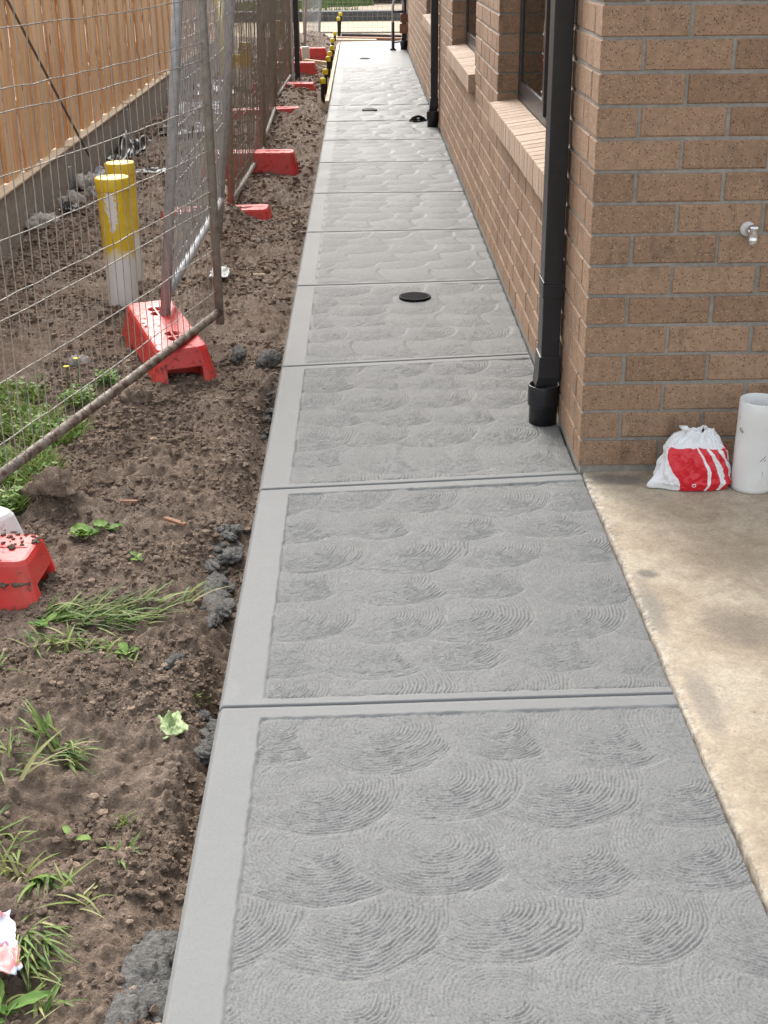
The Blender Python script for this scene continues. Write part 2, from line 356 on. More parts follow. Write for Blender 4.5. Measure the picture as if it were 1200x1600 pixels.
g = MB(); g.add([(-250,-120,-.32), (250,-120,-.32), (250,400,-.32), (-250,400,-.32)], [(0,1,2,3)])
structure(g.build('ground', SOIL))
soil_mesh()

# fresh path: slabs between the control joints
JL = [-2.40, -1.290, -.092, 1.110, 2.362, 3.565, 4.747, 5.972, 7.072, 8.216, 9.380, 13.14, 17.45]
JR = [-2.36, -1.262, -.004, 1.235, 2.440, 3.60, 4.755, 5.98, 7.08, 8.22, 9.385, 13.15, 17.46]
XL, BAND = -.945, .094
def path_right(y): return np.where(y < 0, .006 - .006*y, -.004)
pb = MB(); pb.box(XL+.004, -.006, -2.75, 17.45, -.30, -.0065)
path = structure(pb.build('concrete_path', CONC))
def swirl(X, Y, lam_scale=1.0, AMP=.0024, BOWL=.0030, grain=1.0):
    """broom fans worked from the near end to the far end; each fan overlaps the one before"""
    H = np.zeros_like(X); DEP = np.zeros_like(X)
    y0, y1 = Y.min()-.1, Y.max()+.25; y = y0
    rr = random.Random(int((y0+50)*100)); row = 0
    n1 = vnoise(X*55, Y*55, 3); n2 = vnoise(X*160, Y*160, 4); n3 = vnoise(X*14, Y*14, 6)
    while y < y1:
        x = -.92 + rr.uniform(0, .2); order = []
        while x < .15: order.append(x); x += rr.uniform(.19, .25)
        if row % 2: order.reverse()
        for cx in order:
            cyy = y + rr.uniform(-.022, .022); rad = rr.uniform(.146, .182); ax = rr.uniform(.90, 1.12); a0 = rr.uniform(-.3, .15)
            dx = (X-cx)/ax; dy = (Y-cyy)/1.0; r = np.maximum(np.sqrt(dx*dx+dy*dy) + .008*(n3-.5), 0)
            mask = r < rad
            if not mask.any(): continue
            th = np.arctan2(dy, dx); lam = rr.uniform(.0078, .0094)*lam_scale
            ph = r/lam + (n1-.5)*.55 + (n3-.5)*.8
            rg = np.abs((ph % 1)*2-1)**2.0
            arcw = np.clip(.66 + .45*np.cos(th-a0+.9), .42, 1)*np.clip((r-.008)/.035, 0, 1)      # strokes bite deepest on the right
            brk = np.clip(.12 + 1.5*vnoise(th*6.5+cx*50, r/lam*.9+cyy*31, 8), 0, 1.25)
            h = -AMP*rg*arcw*brk*np.clip(r/.03, 0, 1) + BOWL*(.45-(r/rad)**2.2*(.45+.55*np.clip(-np.sin(th)+.25*np.cos(th), 0, 1)))
            h = h + grain*(.0013*(n2-.5) + .0005*(n1-.5))
            edge = np.clip((rad-r)/.014, 0, 1); edge = edge*edge*(3-2*edge)
            H = np.where(mask, H*(1-edge)+h*edge, H)
        y += rr.uniform(.165, .205); row += 1
    return H
for k in range(len(JL)-1):
    yl0, yr0, yl1, yr1 = JL[k], JR[k], JL[k+1], JR[k+1]; ym = (yl0+yl1)/2; dist = max(1.6, yl0+3.7)
    dx = (.0019, .0022, .0030, .0042)[k] if k < 4 else min(.014, .0011*dist+.0005); dy = (.0022, .0028, .0042, .0062)[k] if k < 4 else min(.04, .0013*dist**1.3)
    nx = int(.95/dx); ny = int((yl1-yl0)/dy); g_ = .0013
    u = np.linspace(0, 1, nx)[None, :].repeat(ny, 0); v = np.linspace(0, 1, ny)[:, None].repeat(nx, 1)
    Yc = (yl0+(yr0-yl0)*u+g_)*(1-v) + (yl1+(yr1-yl1)*u-g_)*v
    X = XL + (path_right(Yc)-XL)*u; Y = Yc
    s = (Y-(yl0+(yr0-yl0)*u)); e = (yl1+(yr1-yl1)*u)-Y
    cb0 = .036 if k < 9 else .0; jag = .0035*(vnoise(X*70, Y*70, 12)-.5)
    inner = np.minimum(np.minimum(X-XL-BAND+jag, s-.030+jag), e-.052+jag)
    if k >= 10: inner = X-XL-BAND+jag if k == 10 else X*0-1
    band = 1-sstep(-.001, .002, inner)
    H = swirl(X, Y, *((.86, .0028, .0036, 1.0), (.92, .0031, .0043, 1.0), (1.05, .0040, .0068, .8), (1.3, .0040, .0105, .4))[k]) if k < 4 else swirl(X, Y, 1.8, .0016, .0150+.0010*(k-4), 0.0)
    Z = (1-band)*(H-.0035) + band*(.0006*fbm(X*25, Y*9, 3, 2))
    Z -= .003*np.exp(-(inner/.0035)**2)*(inner > -.006)*(.5+vnoise(X*40, Y*40, 4))         # rough line where the trowelled band stops
    el = X-XL; Z -= .010*(1-sstep(0, .012, el))**2                                        # arris
    if k < 10:
        Z -= .0022*(1-sstep(0, .005, s))**1.5 + .0045*(1-sstep(0, .018, e))**2                   # tooled control joint
    else: Z -= .006*(1-sstep(0, .008, s))**2
    Z += .0035*fbm(X*3, Y*2.2, 3, 8) + .002
    # skirt
    V = np.stack([X, Y, Z], -1).reshape(-1, 3); F = gridfaces(nx, ny)
    idx = np.concatenate([np.arange(nx), np.arange(nx-1, nx*ny, nx)[1:], np.arange(nx*ny-2, nx*(ny-1)-1, -1), np.arange(nx*(ny-2), 0, -nx)])
    S = V[idx].copy(); S[:, 2] = -.06; n0 = len(V); V = np.concatenate([V, S]); m_ = len(idx); a = np.arange(m_); b = (a+1) % m_
    F = np.concatenate([F, np.stack([idx[a], n0+a, n0+b, idx[b]], 1)])
    o = link('slab', npmesh('slab', V, F, CONC, True, {'band': np.concatenate([band.ravel(), np.ones(m_)])}), path)

# old porch slab
def porch():
    ys = np.concatenate([np.arange(-2.7, -.005, .008), [0.03]]); xs = np.concatenate([np.arange(.0, .14, .005), np.arange(.14, .9, .012), np.linspace(.9, 3.0, 20)])
    X, Y = np.meshgrid(xs, ys); edge = .011 - .006*np.minimum(Y, 0) + .010*vnoise(Y*13, Y*0, 3)**2*(vnoise(Y*5, Y*0+3, 4)) + .003*vnoise(Y*60, Y*0, 6)
    X = X + edge*np.clip(1-X/.14, 0, 1); d = X-edge
    Z = .003 + .006*fbm(X*4, Y*4, 4, 3) + .0012*fbm(X*70, Y*70, 3, 5)
    Z -= .008*np.clip(1-d/(.004+.035*vnoise(X*5, Y*6, 2)**3), 0, 1)*(.1+1.2*vnoise(X*22, Y*22, 9))
    V = np.stack([X, Y, Z], -1).reshape(-1, 3); nx, ny = len(xs), len(ys); F = gridfaces(nx, ny)
    S = V.reshape(ny, nx, 3)[:, 0].copy(); S[:, 2] = -.08; n0 = len(V); V = np.concatenate([V, S]); a = np.arange(ny-1)
    F = np.concatenate([F, np.stack([a*nx, (a+1)*nx, n0+a+1, n0+a], 1)])
    structure(link('porch_slab', npmesh('porch_slab', V, F, OLD)))
porch()

# ------------------------------------------------------------------ brick house
house = tag(empty('brick_house', (0,0,0)), 'brown brick house with grey mortar, dark window frames and black downpipes', 'house')
ZB, CH, LEN = .026, .086, .24      # bottom of first course, course height, brick module
WEND, WLEN, WTOP = 3.0, 16.1, 2.55
REC = .005
WIN = [(.72, 2.80), (4.12, 6.18), (8.30, 10.15)]      # y ranges of the window openings
WZ0, WZ1 = .735, 2.15
wm = MB()
# end wall core and side wall core (mortar shows in the joints)
wm.box(REC, WEND, REC, .11, -.2, WTOP)
endwall = wm.build('end_wall', MORTAR, house)
sm_ = MB(); segs = [(.1105, WIN[0][0]), (WIN[0][1], WIN[1][0]), (WIN[1][1], WIN[2][0]), (WIN[2][1], WLEN)]
for a, b in segs: sm_.box(REC, .109, a+(REC if a > 1 else 0), b-(REC if b < 15 else 0), -.2, WTOP)
for a, b in WIN: sm_.box(REC, .1085, a-.0045, b+.0045, -.2, WZ0-.07); sm_.box(REC, .1085, a-.0045, b+.0045, WZ1+.004, WTOP)
sidewall = sm_.build('side_wall', MORTAR, house)
def brick_mesh(L, H, D, ch=.0035, jit=0, rs=None):
    """front face at y=0 looking to -y, body to +y; worn arrises"""
    rs = rs or R; j = lambda: rs.uniform(-1, 1)*.0012
    mb = MB(); o = [(0,ch,0),(L,ch,0),(L,ch,H),(0,ch,H)]; i = [(ch+j(),0,ch+j()),(L-ch+j(),0,ch+j()),(L-ch+j(),0,H-ch+j()),(ch+j(),0,H-ch+j())]
    bk = [(0,D,0),(L,D,0),(L,D,H),(0,D,H)]
    mb.add(o+i+bk, [(4,5,6,7),(0,1,5,4),(1,2,6,5),(2,3,7,6),(3,0,4,7),(0,8,9,1),(1,9,10,2),(2,10,11,3),(3,11,8,0)]); return mb
def corner_brick_mesh(L, H, D, ch=.0035):
    mb = MB(); mb.box(0, L, 0, D, 0, H); return mb
BH, JT = .076, .010
cache = {}
def get_mesh(L, D, var, mat=BRICK, corner=False):
    key = (round(L, 4), round(D, 4), var, mat.name, corner)
    if key not in cache:
        cache[key] = corner_brick_mesh(L, BH, D).mesh('brick', mat, False, .0025) if corner else brick_mesh(L, BH, D).mesh('brick', mat)
    return cache[key]
def in_win(a, b, z):
    for w0, w1 in WIN:
        if b > w0+.01 and a < w1-.01 and z+BH > WZ0-.055 and z < WZ1: return (w0, w1)
    return None
singles = []; rest = []     # (matrix, L, D, corner)
for k in range(29):
    z = ZB + k*CH
    # end wall: whole brick at the corner on even courses, header of the side wall's stretcher on odd ones
    x = 0.0; first = True
    while x < WEND-.05:
        L = .23 if not (first and k % 2) else .11
        if x+L > WEND: L = WEND-x
        jx, jz = R.uniform(-.0015, .0015), R.uniform(-.0012, .0012)
        if first:
            D = .11 if k % 2 == 0 else .23
            rec = (Matrix.Translation((0, 0, z)), L, D, True)
        else: rec = (Matrix.Translation((x+jx, R.uniform(-.001, .0012), z+jz)), L, .06, False)
        near = x < .62 and z < 1.42
        (singles if near else rest).append((rec, 0.0 if near else 9, 'end'))
        x += L+JT; first = False
    # side wall: runs along +y, faces -x
    y = (.11 if k % 2 == 0 else .23)+JT
    while y < WLEN-.03:
        L = .23
        if y+L > WLEN: L = WLEN-y
        a, b = y, y+L; wv = in_win(a, b, z); parts = [(a, b)]
        if wv: parts = [(p, q_) for p, q_ in ((a, min(b, wv[0])), (max(a, wv[1]), b)) if q_-p > .03]
        for p, q_ in parts:
            T = Matrix.Translation((R.uniform(-.001, .0012), q_, z+R.uniform(-.0012, .0012))) @ Matrix.Rotation(-math.pi/2, 4, 'Z')
            # a brick at an opening shows its end in the reveal: give it full depth
            D = .11 if any(abs(p-w1) < .3 or abs(q_-w0) < .3 for w0, w1 in WIN) else .06
            rec = (T, round(q_-p, 3), D, False)
            vis = z < 1.5 and p > -.01
            score = p if vis else 99
            rest.append((rec, score, 'side'))
        y += L+JT
cand = sorted([r for r in rest if r[2] == 'side' and r[1] < 90], key=lambda r: r[1])
nsel = 300-len(singles); sel = set(id(r) for r in cand[:nsel])
def put_brick(rec, par):
    T, L, D, cor = rec; o = bpy.data.objects.new('brick', get_mesh(L, D, R.randrange(4), BRICK, cor)); COL.objects.link(o); o.parent = par; o.matrix_local = T
for rec, s_, kind in singles: put_brick(rec, endwall)
J = {'end': MB(), 'side': MB()}; JR_ = {'end': [], 'side': []}
for r in rest:
    if id(r) in sel: put_brick(r[0], sidewall); continue
    T, L, D, cor = r[0]; mb = corner_brick_mesh(L, BH, D) if cor else brick_mesh(L, BH, D); n = len(mb.v)
    J[r[2]].add([T @ Vector(p) for p in mb.v], mb.f); JR_[r[2]] += [R.random()]*n
for kind, par in (('end', endwall), ('side', sidewall)):
    me = J[kind].mesh('brickwork', BRICK); at = me.attributes.new('rnd', 'FLOAT', 'POINT'); at.data.foreach_set('value', JR_[kind]); stuff(link('brickwork', me, par))
# sloping brick-on-edge sills
sb = brick_mesh(.125, .096, .150, .003)
for (w0, w1) in WIN:
    bed = MB(); bed.box(.012, .105, w0+.002, w1-.002, WZ0-.068, WZ0-.012); sill = bed.build('window_sill', MORTAR, house)
    n = int(round((w1-w0)/.0865)); stp = (w1-w0)/n; me_s = None
    for i in range(n):
        key = ('sill', i % 5)
        if key not in cache:
            mb = MB(); wd = .0785; prof = [(-.036,-.078),(-.036,.018),(.094,.036),(.094,-.060)]
            mb.add([(x_, 0, z_) for x_, z_ in prof]+[(x_, wd, z_) for x_, z_ in prof], [(0,1,2,3),(7,6,5,4),(1,0,4,5),(2,1,5,6),(3,2,6,7),(0,3,7,4)])
            cache[key] = mb.mesh('sill_brick', SILL, False, .003)
        o = link('sill_brick', cache[key], sill); o.location = (R.uniform(-.0008,.0008), w0+i*stp+.004, WZ0+R.uniform(-.0008,.0008))
    # dark aluminium sliding window set behind the brickwork
    win = empty('window', (0,0,0), parent=house)
    F_ = MB(); x0, x1 = .096, .150; z0, z1 = WZ0+.034, WZ1
    F_.box(x0, x1, w0-.01, w1+.01, z0-.02, z0+.028); F_.box(x0, x1, w0-.01, w1+.01, z1-.04, z1+.01); F_.box(x0, x1, w0-.01, w0+.036, z0+.028, z1-.04); F_.box(x0, x1, w1-.036, w1+.01, z0+.028, z1-.04)
    F_.build('frame', FRAME, win, bevel=.002)
    mid = (w0+w1)/2+.15
    for (a, b, xo) in ((w0+.037, mid+.025, .116), (mid-.025, w1-.037, .098)):
        sh = MB(); sh.box(xo, xo+.016, a, b, z0+.029, z0+.085); sh.box(xo, xo+.016, a, b, z1-.085, z1-.041); sh.box(xo, xo+.016, a, a+.042, z0+.085, z1-.085); sh.box(xo, xo+.016, b-.042, b, z0+.085, z1-.085)
        s_o = sh.build('sash', FRAME, win, bevel=.0015)
        pn = MB(); pn.box(xo+.006, xo+.010, a+.042, b-.042, z0+.085, z1-.085); pn.build('pane', GLASS, s_o)
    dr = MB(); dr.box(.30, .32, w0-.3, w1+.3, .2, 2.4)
    dr.build('dark_room_backing', m_simple('dark_room_backing', (.05,.05,.048), (.075,.075,.07), .9, 3, 0, .001), win)  # backing panel behind the glass; the unlit room's shade is put into its colour
# roof edge and gutter (above the frame)
rf = MB(); rf.box(-.02, WEND, -.02, WLEN+.1, WTOP, WTOP+.12); rf.build('roof', m_simple('roof_metal', (.05,.05,.055), (.07,.07,.075), .5), house)
gt = MB(); gt.box(-.14, -.021, -.02, WLEN+.1, WTOP+.01, WTOP+.11); gt.build('gutter', BLACKPIPE, house)

def downpipe(y, yw=.10, first=False):
    """rectangular pipe into a round socket in the path"""
    p = empty('downpipe', (-.048, y, 0), parent=house)
    b = MB(); b.box(-.020, .038, -.05, .05, .215, WTOP); b.build('pipe', BLACKPIPE, p, bevel=.003)
    c = MB(); c.box(-.0225, .0405, -.0525, .0525, .468, .476); c.box(-.022, .040, -.052, .052, .425, .468); c.build('coupling', BLACKPIPE, p, bevel=.002)
    a = MB(); vs = [(-.025,-.054,.235),(.042,-.054,.235),(.042,.054,.235),(-.025,.054,.235),(-.028,-.054,.165),(.042,-.054,.165),(.042,.054,.165),(-.028,.054,.165),
                    (-.034,-.040,.130),(.034,-.040,.130),(.034,.040,.130),(-.034,.040,.130)]
    a.add(vs, [(0,1,2,3),(0,4,5,1),(1,5,6,2),(2,6,7,3),(3,7,4,0),(4,8,9,5),(5,9,10,6),(6,10,11,7),(7,11,8,4),(8,11,10,9)]); a.build('adaptor', BLACKPIPE, p, bevel=.003)
    s_ = MB(); s_.lathe([(.046,-.05),(.046,.055),(.0505,.060),(.0515,.064),(.0515,.124),(.0505,.128),(.046,.128),(.045,.098)], 32); s_.build('socket', BLACKPIPE, p, True)
    return p
for y in (.47, 7.80, 15.85): downpipe(y)
# concrete smear round the nearest socket
# wall tap
tp = empty('wall_tap', (.434, 0, .722), parent=house)
CHROME = m_metal('chrome', (.55,.55,.55), (.75,.75,.75), .22, .9); WPAINT = m_simple('white_enamel', (.50,.49,.47), (.64,.63,.60), .4, 30, .05)
def rotx(mb, o): o.rotation_euler = (math.pi/2, 0, 0); return o
fl = MB(); fl.lathe([(.0, 0), (.021, 0), (.021, .003), (.017, .008), (.011, .011), (.0, .011)], 28); o = fl.build('flange', WPAINT, tp, True); o.rotation_euler = (math.pi/2, 0, 0)
sp_ = MB(); sp_.tube([(0,0,0), (0,-.045,0)], .0095, 14); sp_.build('spindle', CHROME, tp, True)
bd = MB(); bd.lathe([(.0135,-.034), (.0150,-.032), (.0150,-.020), (.0142,-.018), (.0142,.006), (.0150,.008), (.0150,.015), (.011,.018)], 8, (.006,-.040,0)); bd.build('barrel', CHROME, tp, True)

# drain grates set in the path
GRATE = m_simple('grate_iron', (.006,.006,.007), (.016,.016,.017), .8, 40, .2, .001, .15)
CONCPLUG = CONC
def grate(x, y, r, dome, label, mat=GRATE, bars=9):
    e = tag(empty('drain_grate', (x, y, .0065 if y < 5 else .009)), label, 'drain', 'round drain fittings in the path')
    rim = MB(); rim.lathe([(r*.86,-.012), (r,-.012), (r,.0035), (r*.97,.0045), (r*.88,.0045), (r*.86,.002)], 36); 
    rim.f = [f for f in rim.f if len(f) == 4]; rim.build('rim', mat, e, True)
    pit = MB(); pit.lathe([(r*.87,-.010), (r*.87,-.008)], 32); pit.build('pit', SHEET, e)
    for i in range(bars):
        t = (i+.5)/bars*2-1; hw = r*.87*math.sqrt(max(0, 1-t*t)); b = MB()
        if dome:
            pts = [(-hw+2*hw*j/8, t*r*.87, .004+.034*(1-((2*j/8-1)**2))*math.sqrt(1-t*t)) for j in range(9)]; b.tube(pts, .0042, 6)
        else: b.box(-hw, hw, t*r*.87-r*.045, t*r*.87+r*.045, -.0075, .0035)
        b.build('bar', mat, e)
    if dome:
        for i in range(4):
            t = (i+.5)/4*2-1; hw = r*.87*math.sqrt(1-t*t); b = MB()
            b.tube([(t*r*.87, -hw+2*hw*j/8, .004+.034*(1-((2*j/8-1)**2))*math.sqrt(1-t*t)) for j in range(9)], .0042, 6); b.build('bar', mat, e)
grate(-.408, 2.115, .070, False, 'flat black round drain grate in the path, nearest the camera')
grate(-.155, 8.17, .078, True, 'raised black domed drain cover beside the far downpipe')
DULL = m_simple('dull_cap', (.10,.10,.10), (.16,.16,.16), .6, 30, .1, .001)
grate(-.565, 8.98, .068, False, 'dull grey round drain cap in the middle of the path', DULL, 7)
grate(-.59, 14.42, .066, False, 'dull grey round drain cap in the pale end slab', DULL, 7)

# ------------------------------------------------------------------ paling fence on its plinth
fence = tag(empty('paling_fence', (-2.6, 0, 0)), 'new pine paling fence on a concrete plinth along the left boundary', 'fence')
FY0, FY1 = .6, 15.2; FZ = .225
y = FY0; i = 0; fm = {}
while y < FY1:
    proud = i % 2; wd = R.choice((.225, .235, .245)) if proud else .25
    key = (proud, R.randrange(5))
    if key not in fm:
        mb = MB(); x1 = .0 if not proud else .022; mb.box(x1-.018, x1, -wd/2, wd/2, R.uniform(-.004, .008), 1.62+R.uniform(-.01, .01)); fm[key] = mb.mesh('paling', WOOD, False, .0015)
    o = link('paling', fm[key], fence); o.location = (R.uniform(-.001, .001), y, FZ+.004); o.rotation_euler = (R.uniform(-.004, .004), 0, 0)
    y += .222; i += 1
pl = MB(); n = int((FY1-FY0)/2.4)+1
for i in range(n):
    a, b = FY0-.1+i*2.4, min(FY0-.1+(i+1)*2.4-.07, FY1+.1)
    m_ = MB(); m_.box(-.03, .055, a, b, -.36, FZ-.012); m_.build('plinth', PLINTH, fence, bevel=.006)
    cpm = MB(); cpm.box(-.03, .070, a, b, FZ-.011, FZ); cpm.build('plinth_cap', PALEWOOD, fence, bevel=.002)
    ps = MB(); ps.box(-.06, .062, b+.004, b+.066, -.36, .10 if i != 2 else .18); ps.build('post', GALV, fence, bevel=.003)
for z in (.35, .95, 1.55):
    rl = MB(); rl.box(-.066, -.020, FY0-.1, FY1+.1, z+FZ-.04, z+FZ+.04); rl.build('rail', PALEWOOD, fence)

# ------------------------------------------------------------------ temporary fence panels
def temp_panel(p0, p1, z0, H, lean, label, fmat, wmat, railz=.07, single=False, vs=.056, r=.0175, bend=.010, seed=0, postdrop=.0, railmat=None, bulge=0):
    """p0 = near end, p1 = far end; lean tips the top towards +x"""
    rr = random.Random(seed); a = Vector((p0[0], p0[1], 0)); d = Vector((p1[0]-p0[0], p1[1]-p0[1], 0)); L = d.length
    e = empty('temporary_fence_panel', (p0[0], p0[1], z0)); tag(e, label, 'fence panel', 'temporary mesh fence panels')
    rot = Matrix.Rotation(math.atan2(d.y, d.x), 4, 'Z') @ Matrix.Rotation(lean, 4, 'X'); e.rotation_mode = 'XYZ'; e.rotation_euler = rot.to_euler()
    lo = railz
    for x in (0, L):
        m_ = MB(); m_.tube([(x, 0, -postdrop), (x+rr.uniform(-.004,.004), 0, H*.5), (x, 0, H)], r, 12); m_.build('post', fmat, e, True)
    for z, nm in ((lo, 'bottom_rail'), (H-.03, 'top_rail')):
        m_ = MB(); m_.tube([(.0, 0, z), (L*.33, rr.uniform(-.004,.004), z-.004), (L*.66, rr.uniform(-.004,.004), z-.003), (L, 0, z)], r*.98, 12); m_.build(nm, railmat or fmat, e, True)
    zs = []; z = lo+.09; pat = [.165, .165, .06, .165, .165, .165, .06]; i = 0
    while z < H-.05: zs.append(z); z += pat[i % 7]*rr.uniform(.95, 1.05); i += 1
    wires = []
    n = int(L/vs)
    for i in range(1, n):
        x = L*i/n; pts = []; off = 0; px = rr.uniform(-bend, bend)*.3
        sag = rr.uniform(-1, 1)*bend
        for j in range(13):
            t = j/12; zz = lo + (H-.03-lo)*t
            kink = rr.uniform(-bend, bend)*.35 if 0 < j < 12 else 0
            pts.append((x + sag*math.sin(math.pi*t*2+i) * (0 < j < 12) + kink, bulge*math.sin(math.pi*t)*math.sin(math.pi*i/n)+rr.uniform(-.002,.002), zz))
        wires.append((pts, .0017))
    for z in zs:
        pts = []
        for j in range(int(L/.11)+1):
            x = L*j/int(L/.11); t = (z-lo)/(H-lo); pts.append((x, .004+bulge*math.sin(math.pi*t)*math.sin(math.pi*x/L), z + (rr.uniform(-bend, bend)*.35 if 0 < x < L-.01 else 0) - .012*math.sin(math.pi*x/L)))
        wires.append((pts, .0020))
    if single:
        for pts, q_ in wires: m_ = MB(); m_.tube(pts, q_, 5, False); m_.build('wire', wmat, e, True)
    else:
        m_ = MB(); [m_.tube(pts, q_*1.25, 4, False) for pts, q_ in wires]; stuff(m_.build('wire_mesh', wmat, e, True))
    return e
temp_panel((-1.79, -.57), (-1.222, 1.655), .0, 1.85, 0, 'nearest mesh panel, its rusty bottom rail crossing the red block', MUDDY, WIRE, .07, True, .055, .017, .008, 1, -.02, RUSTY)
temp_panel((-1.448, 1.64), (-1.432, 3.78), .0, 1.85, math.radians(6.3), 'galvanised mesh panel standing in the red block, leaning to the path', GALV, WIREG, .145, True, .032, .021, .006, 2, .05)
temp_panel((-1.425, 4.42), (-1.375, 6.62), -.05, 1.85, math.radians(1.9), 'muddy mesh panel between the second and third red blocks', MUDDY, WIREB, .06, False, .032, .019, .012, 3, .06)
temp_panel((-1.40, 6.85), (-1.435, 9.05), -.03, 1.8, math.radians(1.0), 'muddy mesh panel just behind the third red block', MUDDY, WIREB, .05, False, .032, .019, .012, 4, .06)
temp_panel((-1.45, 9.55), (-1.42, 11.8), .0, 1.8, math.radians(.5), 'muddy mesh panel in front of the black post', MUDDY, WIREB, .05, False, .034, .019, .012, 5, .06)
temp_panel((-1.52, 12.6), (-1.45, 14.8), .0, 1.8, 0, 'muddy mesh panel behind the black post', MUDDY, WIREB, .05, False, .040, .019, .012, 6, .06)
temp_panel((-1.42, 15.9), (-1.28, 18.1), -.02, 1.8, math.radians(3.5), 'grey mesh panel leaning at the far end of the soil strip', GALV, WIREG, .06, False, .06, .018, .012, 7, .06)
temp_panel((-1.60, 20.35), (.55, 20.15), -.10, 1.5, 0, 'mesh panel standing across the street end of the path', MUDDY, WIRE, .05, False, .08, .016, .008, 8, .1)

# ------------------------------------------------------------------ plastic feet
def foot_meshes(mat):
    """tapered hollow fence foot: 0.70 x 0.24 x 0.15, notches along its foot and two sockets on top"""
    L, W, H = .70, .24, .15; tl, tw = .31, .088
    b = MB(); N = 40
    def sec(t, zz):
        k = zz/H; return (L/2)*(1-k)+tl*k, (W/2)*(1-k)+tw*k
    bm = bmesh.new()
    # outer shell as stacked rings on a rounded rectangle
    def ring(z, inset=0):
        hx, hy = sec(0, z); hx -= inset; hy -= inset; rr = .03; pts = []
        for cx, cy_, a0 in ((hx-rr, hy-rr, 0), (-hx+rr, hy-rr, 90), (-hx+rr, -hy+rr, 180), (hx-rr, -hy+rr, 270)):
            for j in range(4): a = math.radians(a0+30*j); pts.append((cx+rr*math.cos(a), cy_+rr*math.sin(a), z))
        return pts
    rings = [ring(0), ring(.045), ring(.10), ring(.138), ring(.148, .004), ring(.15, .011)]
    vs = [p for r_ in rings for p in r_]; n = 16; fs = [(i*n+k, i*n+(k+1) % n, (i+1)*n+(k+1) % n, (i+1)*n+k) for i in range(5) for k in range(n)]; fs.append(tuple(range(5*n, 6*n))); fs.append(tuple(range(n-1, -1, -1)))
    b.add(vs, fs); me = b.mesh('foot_body', mat, True)
    return me
def make_foot(mat):
    e = empty('fence_foot'); me = foot_meshes(mat); body = link('body', me, e)
    cut = MB()
    for sx in (-.35, .35): cut.box(sx-.13, sx+.13, -.062, .062, -.02, .085)        # arched ends
    for sy_ in (-.12, .12): cut.box(-.13, .13, sy_-.035, sy_+.035, -.02, .045)      # lifting notches
    c1 = cut.build('cutter', mat)
    cut2 = MB(); 
    for hx in (-.19, -.13, .13, .19): cut2.lathe([(.023, .06), (.023, .2)], 16, (hx, 0, 0))
    c2 = cut2.build('cutter2', mat)
    for c in (c1, c2):
        md = body.modifiers.new('b', 'BOOLEAN'); md.operation = 'DIFFERENCE'; md.object = c; md.solver = 'EXACT'
    dg = bpy.context.evaluated_depsgraph_get(); nm = bpy.data.meshes.new_from_object(body.evaluated_get(dg)); body.modifiers.clear(); body.data = nm; nm.name = 'foot_body'
    bm = bmesh.new(); bm.from_mesh(nm); bmesh.ops.bevel(bm, geom=[e_ for e_ in bm.edges if len(e_.link_faces) == 2 and e_.calc_face_angle(0) > .9], offset=.004, segments=2, affect='EDGES', clamp_overlap=True); bm.to_mesh(nm); bm.free()
    for p in nm.polygons: p.use_smooth = False
    nm.materials.clear(); nm.materials.append(mat)
    for c in (c1, c2): bpy.data.objects.remove(c)
    rib = MB(); rib.box(-.29, .29, -.0035, .0035, .1490, .1515); link('top_seam', rib.mesh('top_seam', mat), e)
    return e
foot0 = make_foot(RED); used = [False]
def copy_tree(o, parent=None, mat=None):
    c = o.copy(); COL.objects.link(c); c.parent = parent
    for ch in list(o.children): copy_tree(ch, c)
    return c
def place_foot(x, y, z, rz, label, tilt=(0, 0), sz=1):
    o = foot0 if not used[0] else copy_tree(foot0)
    if used[0]: o.scale = (1, 1, sz)
    used[0] = True
    o.location = (x, y, z); o.rotation_euler = (tilt[0], tilt[1], rz); tag(o, label, 'fence foot', 'red plastic fence feet')
A = math.atan2(-.71, .24)
foot0.scale = (1.1, 1.1, 1.12)
place_foot(-1.425, 1.52, -.105, A, 'large red plastic fence foot under the nearest leaning post', (.02, .03))
place_foot(-1.79, -.56, -.130, math.radians(-3), 'muddy red plastic fence foot cut off by the left edge of the photo', (.0, .0), 1.18)
place_foot(-1.50, 4.33, -.155, math.radians(-3), 'half buried red plastic foot, second behind the large one', (0, -.03))
place_foot(-1.425, 5.98, -.105, math.radians(1), 'clean bright red plastic foot standing clear of the soil', (0, 0), 1.25)
place_foot(-1.52, 9.10, -.135, math.radians(4), 'low red plastic foot sunk in the dark mound of soil', (0, -.02))
place_foot(-1.45, 11.02, -.10, math.radians(-6), 'red plastic foot with only its end showing behind the mound', (0, 0))
place_foot(-1.50, 13.10, -.10, 0, 'red plastic foot just behind the black post', (0, 0), 1.2)
place_foot(-1.42, 15.15, -.09, math.radians(2), 'farthest red plastic foot, behind the upright white block', (0, 0), 1.2)
wf = make_foot(WHITEP); wf.location = (-1.90, -.200, -.115); wf.rotation_euler = (0, 0, math.radians(-34)); tag(wf, 'white plastic fence foot behind the muddy red one', 'fence foot')
wb = MB(); wb.box(-.05, .05, -.035, .035, 0, .20); o = wb.build('white_block', m_simple('white_foam', (.66,.64,.58), (.8,.78,.73), .8), None, bevel=.008); o.location = (-1.365, 14.95, -.08); o.rotation_euler = (.05, -.04, .2); tag(o, 'small white block upright in front of the farthest red foot', 'block')

# black square post
bp = MB(); bp.box(-.028, .028, -.028, .028, -.3, 1.9); o = bp.build('steel_post', BLACKPIPE, None, bevel=.004); o.location = (-1.365, 12.40, 0); tag(o, 'black square steel post beside the soil mound', 'post')
gp = MB(); gp.box(-.022, .022, -.028, .028, -.3, 1.9); o = gp.build('steel_channel', GALV, None, bevel=.003); o.location = (-1.425, 12.38, 0); tag(o, 'light grey steel channel standing against the black post', 'post')

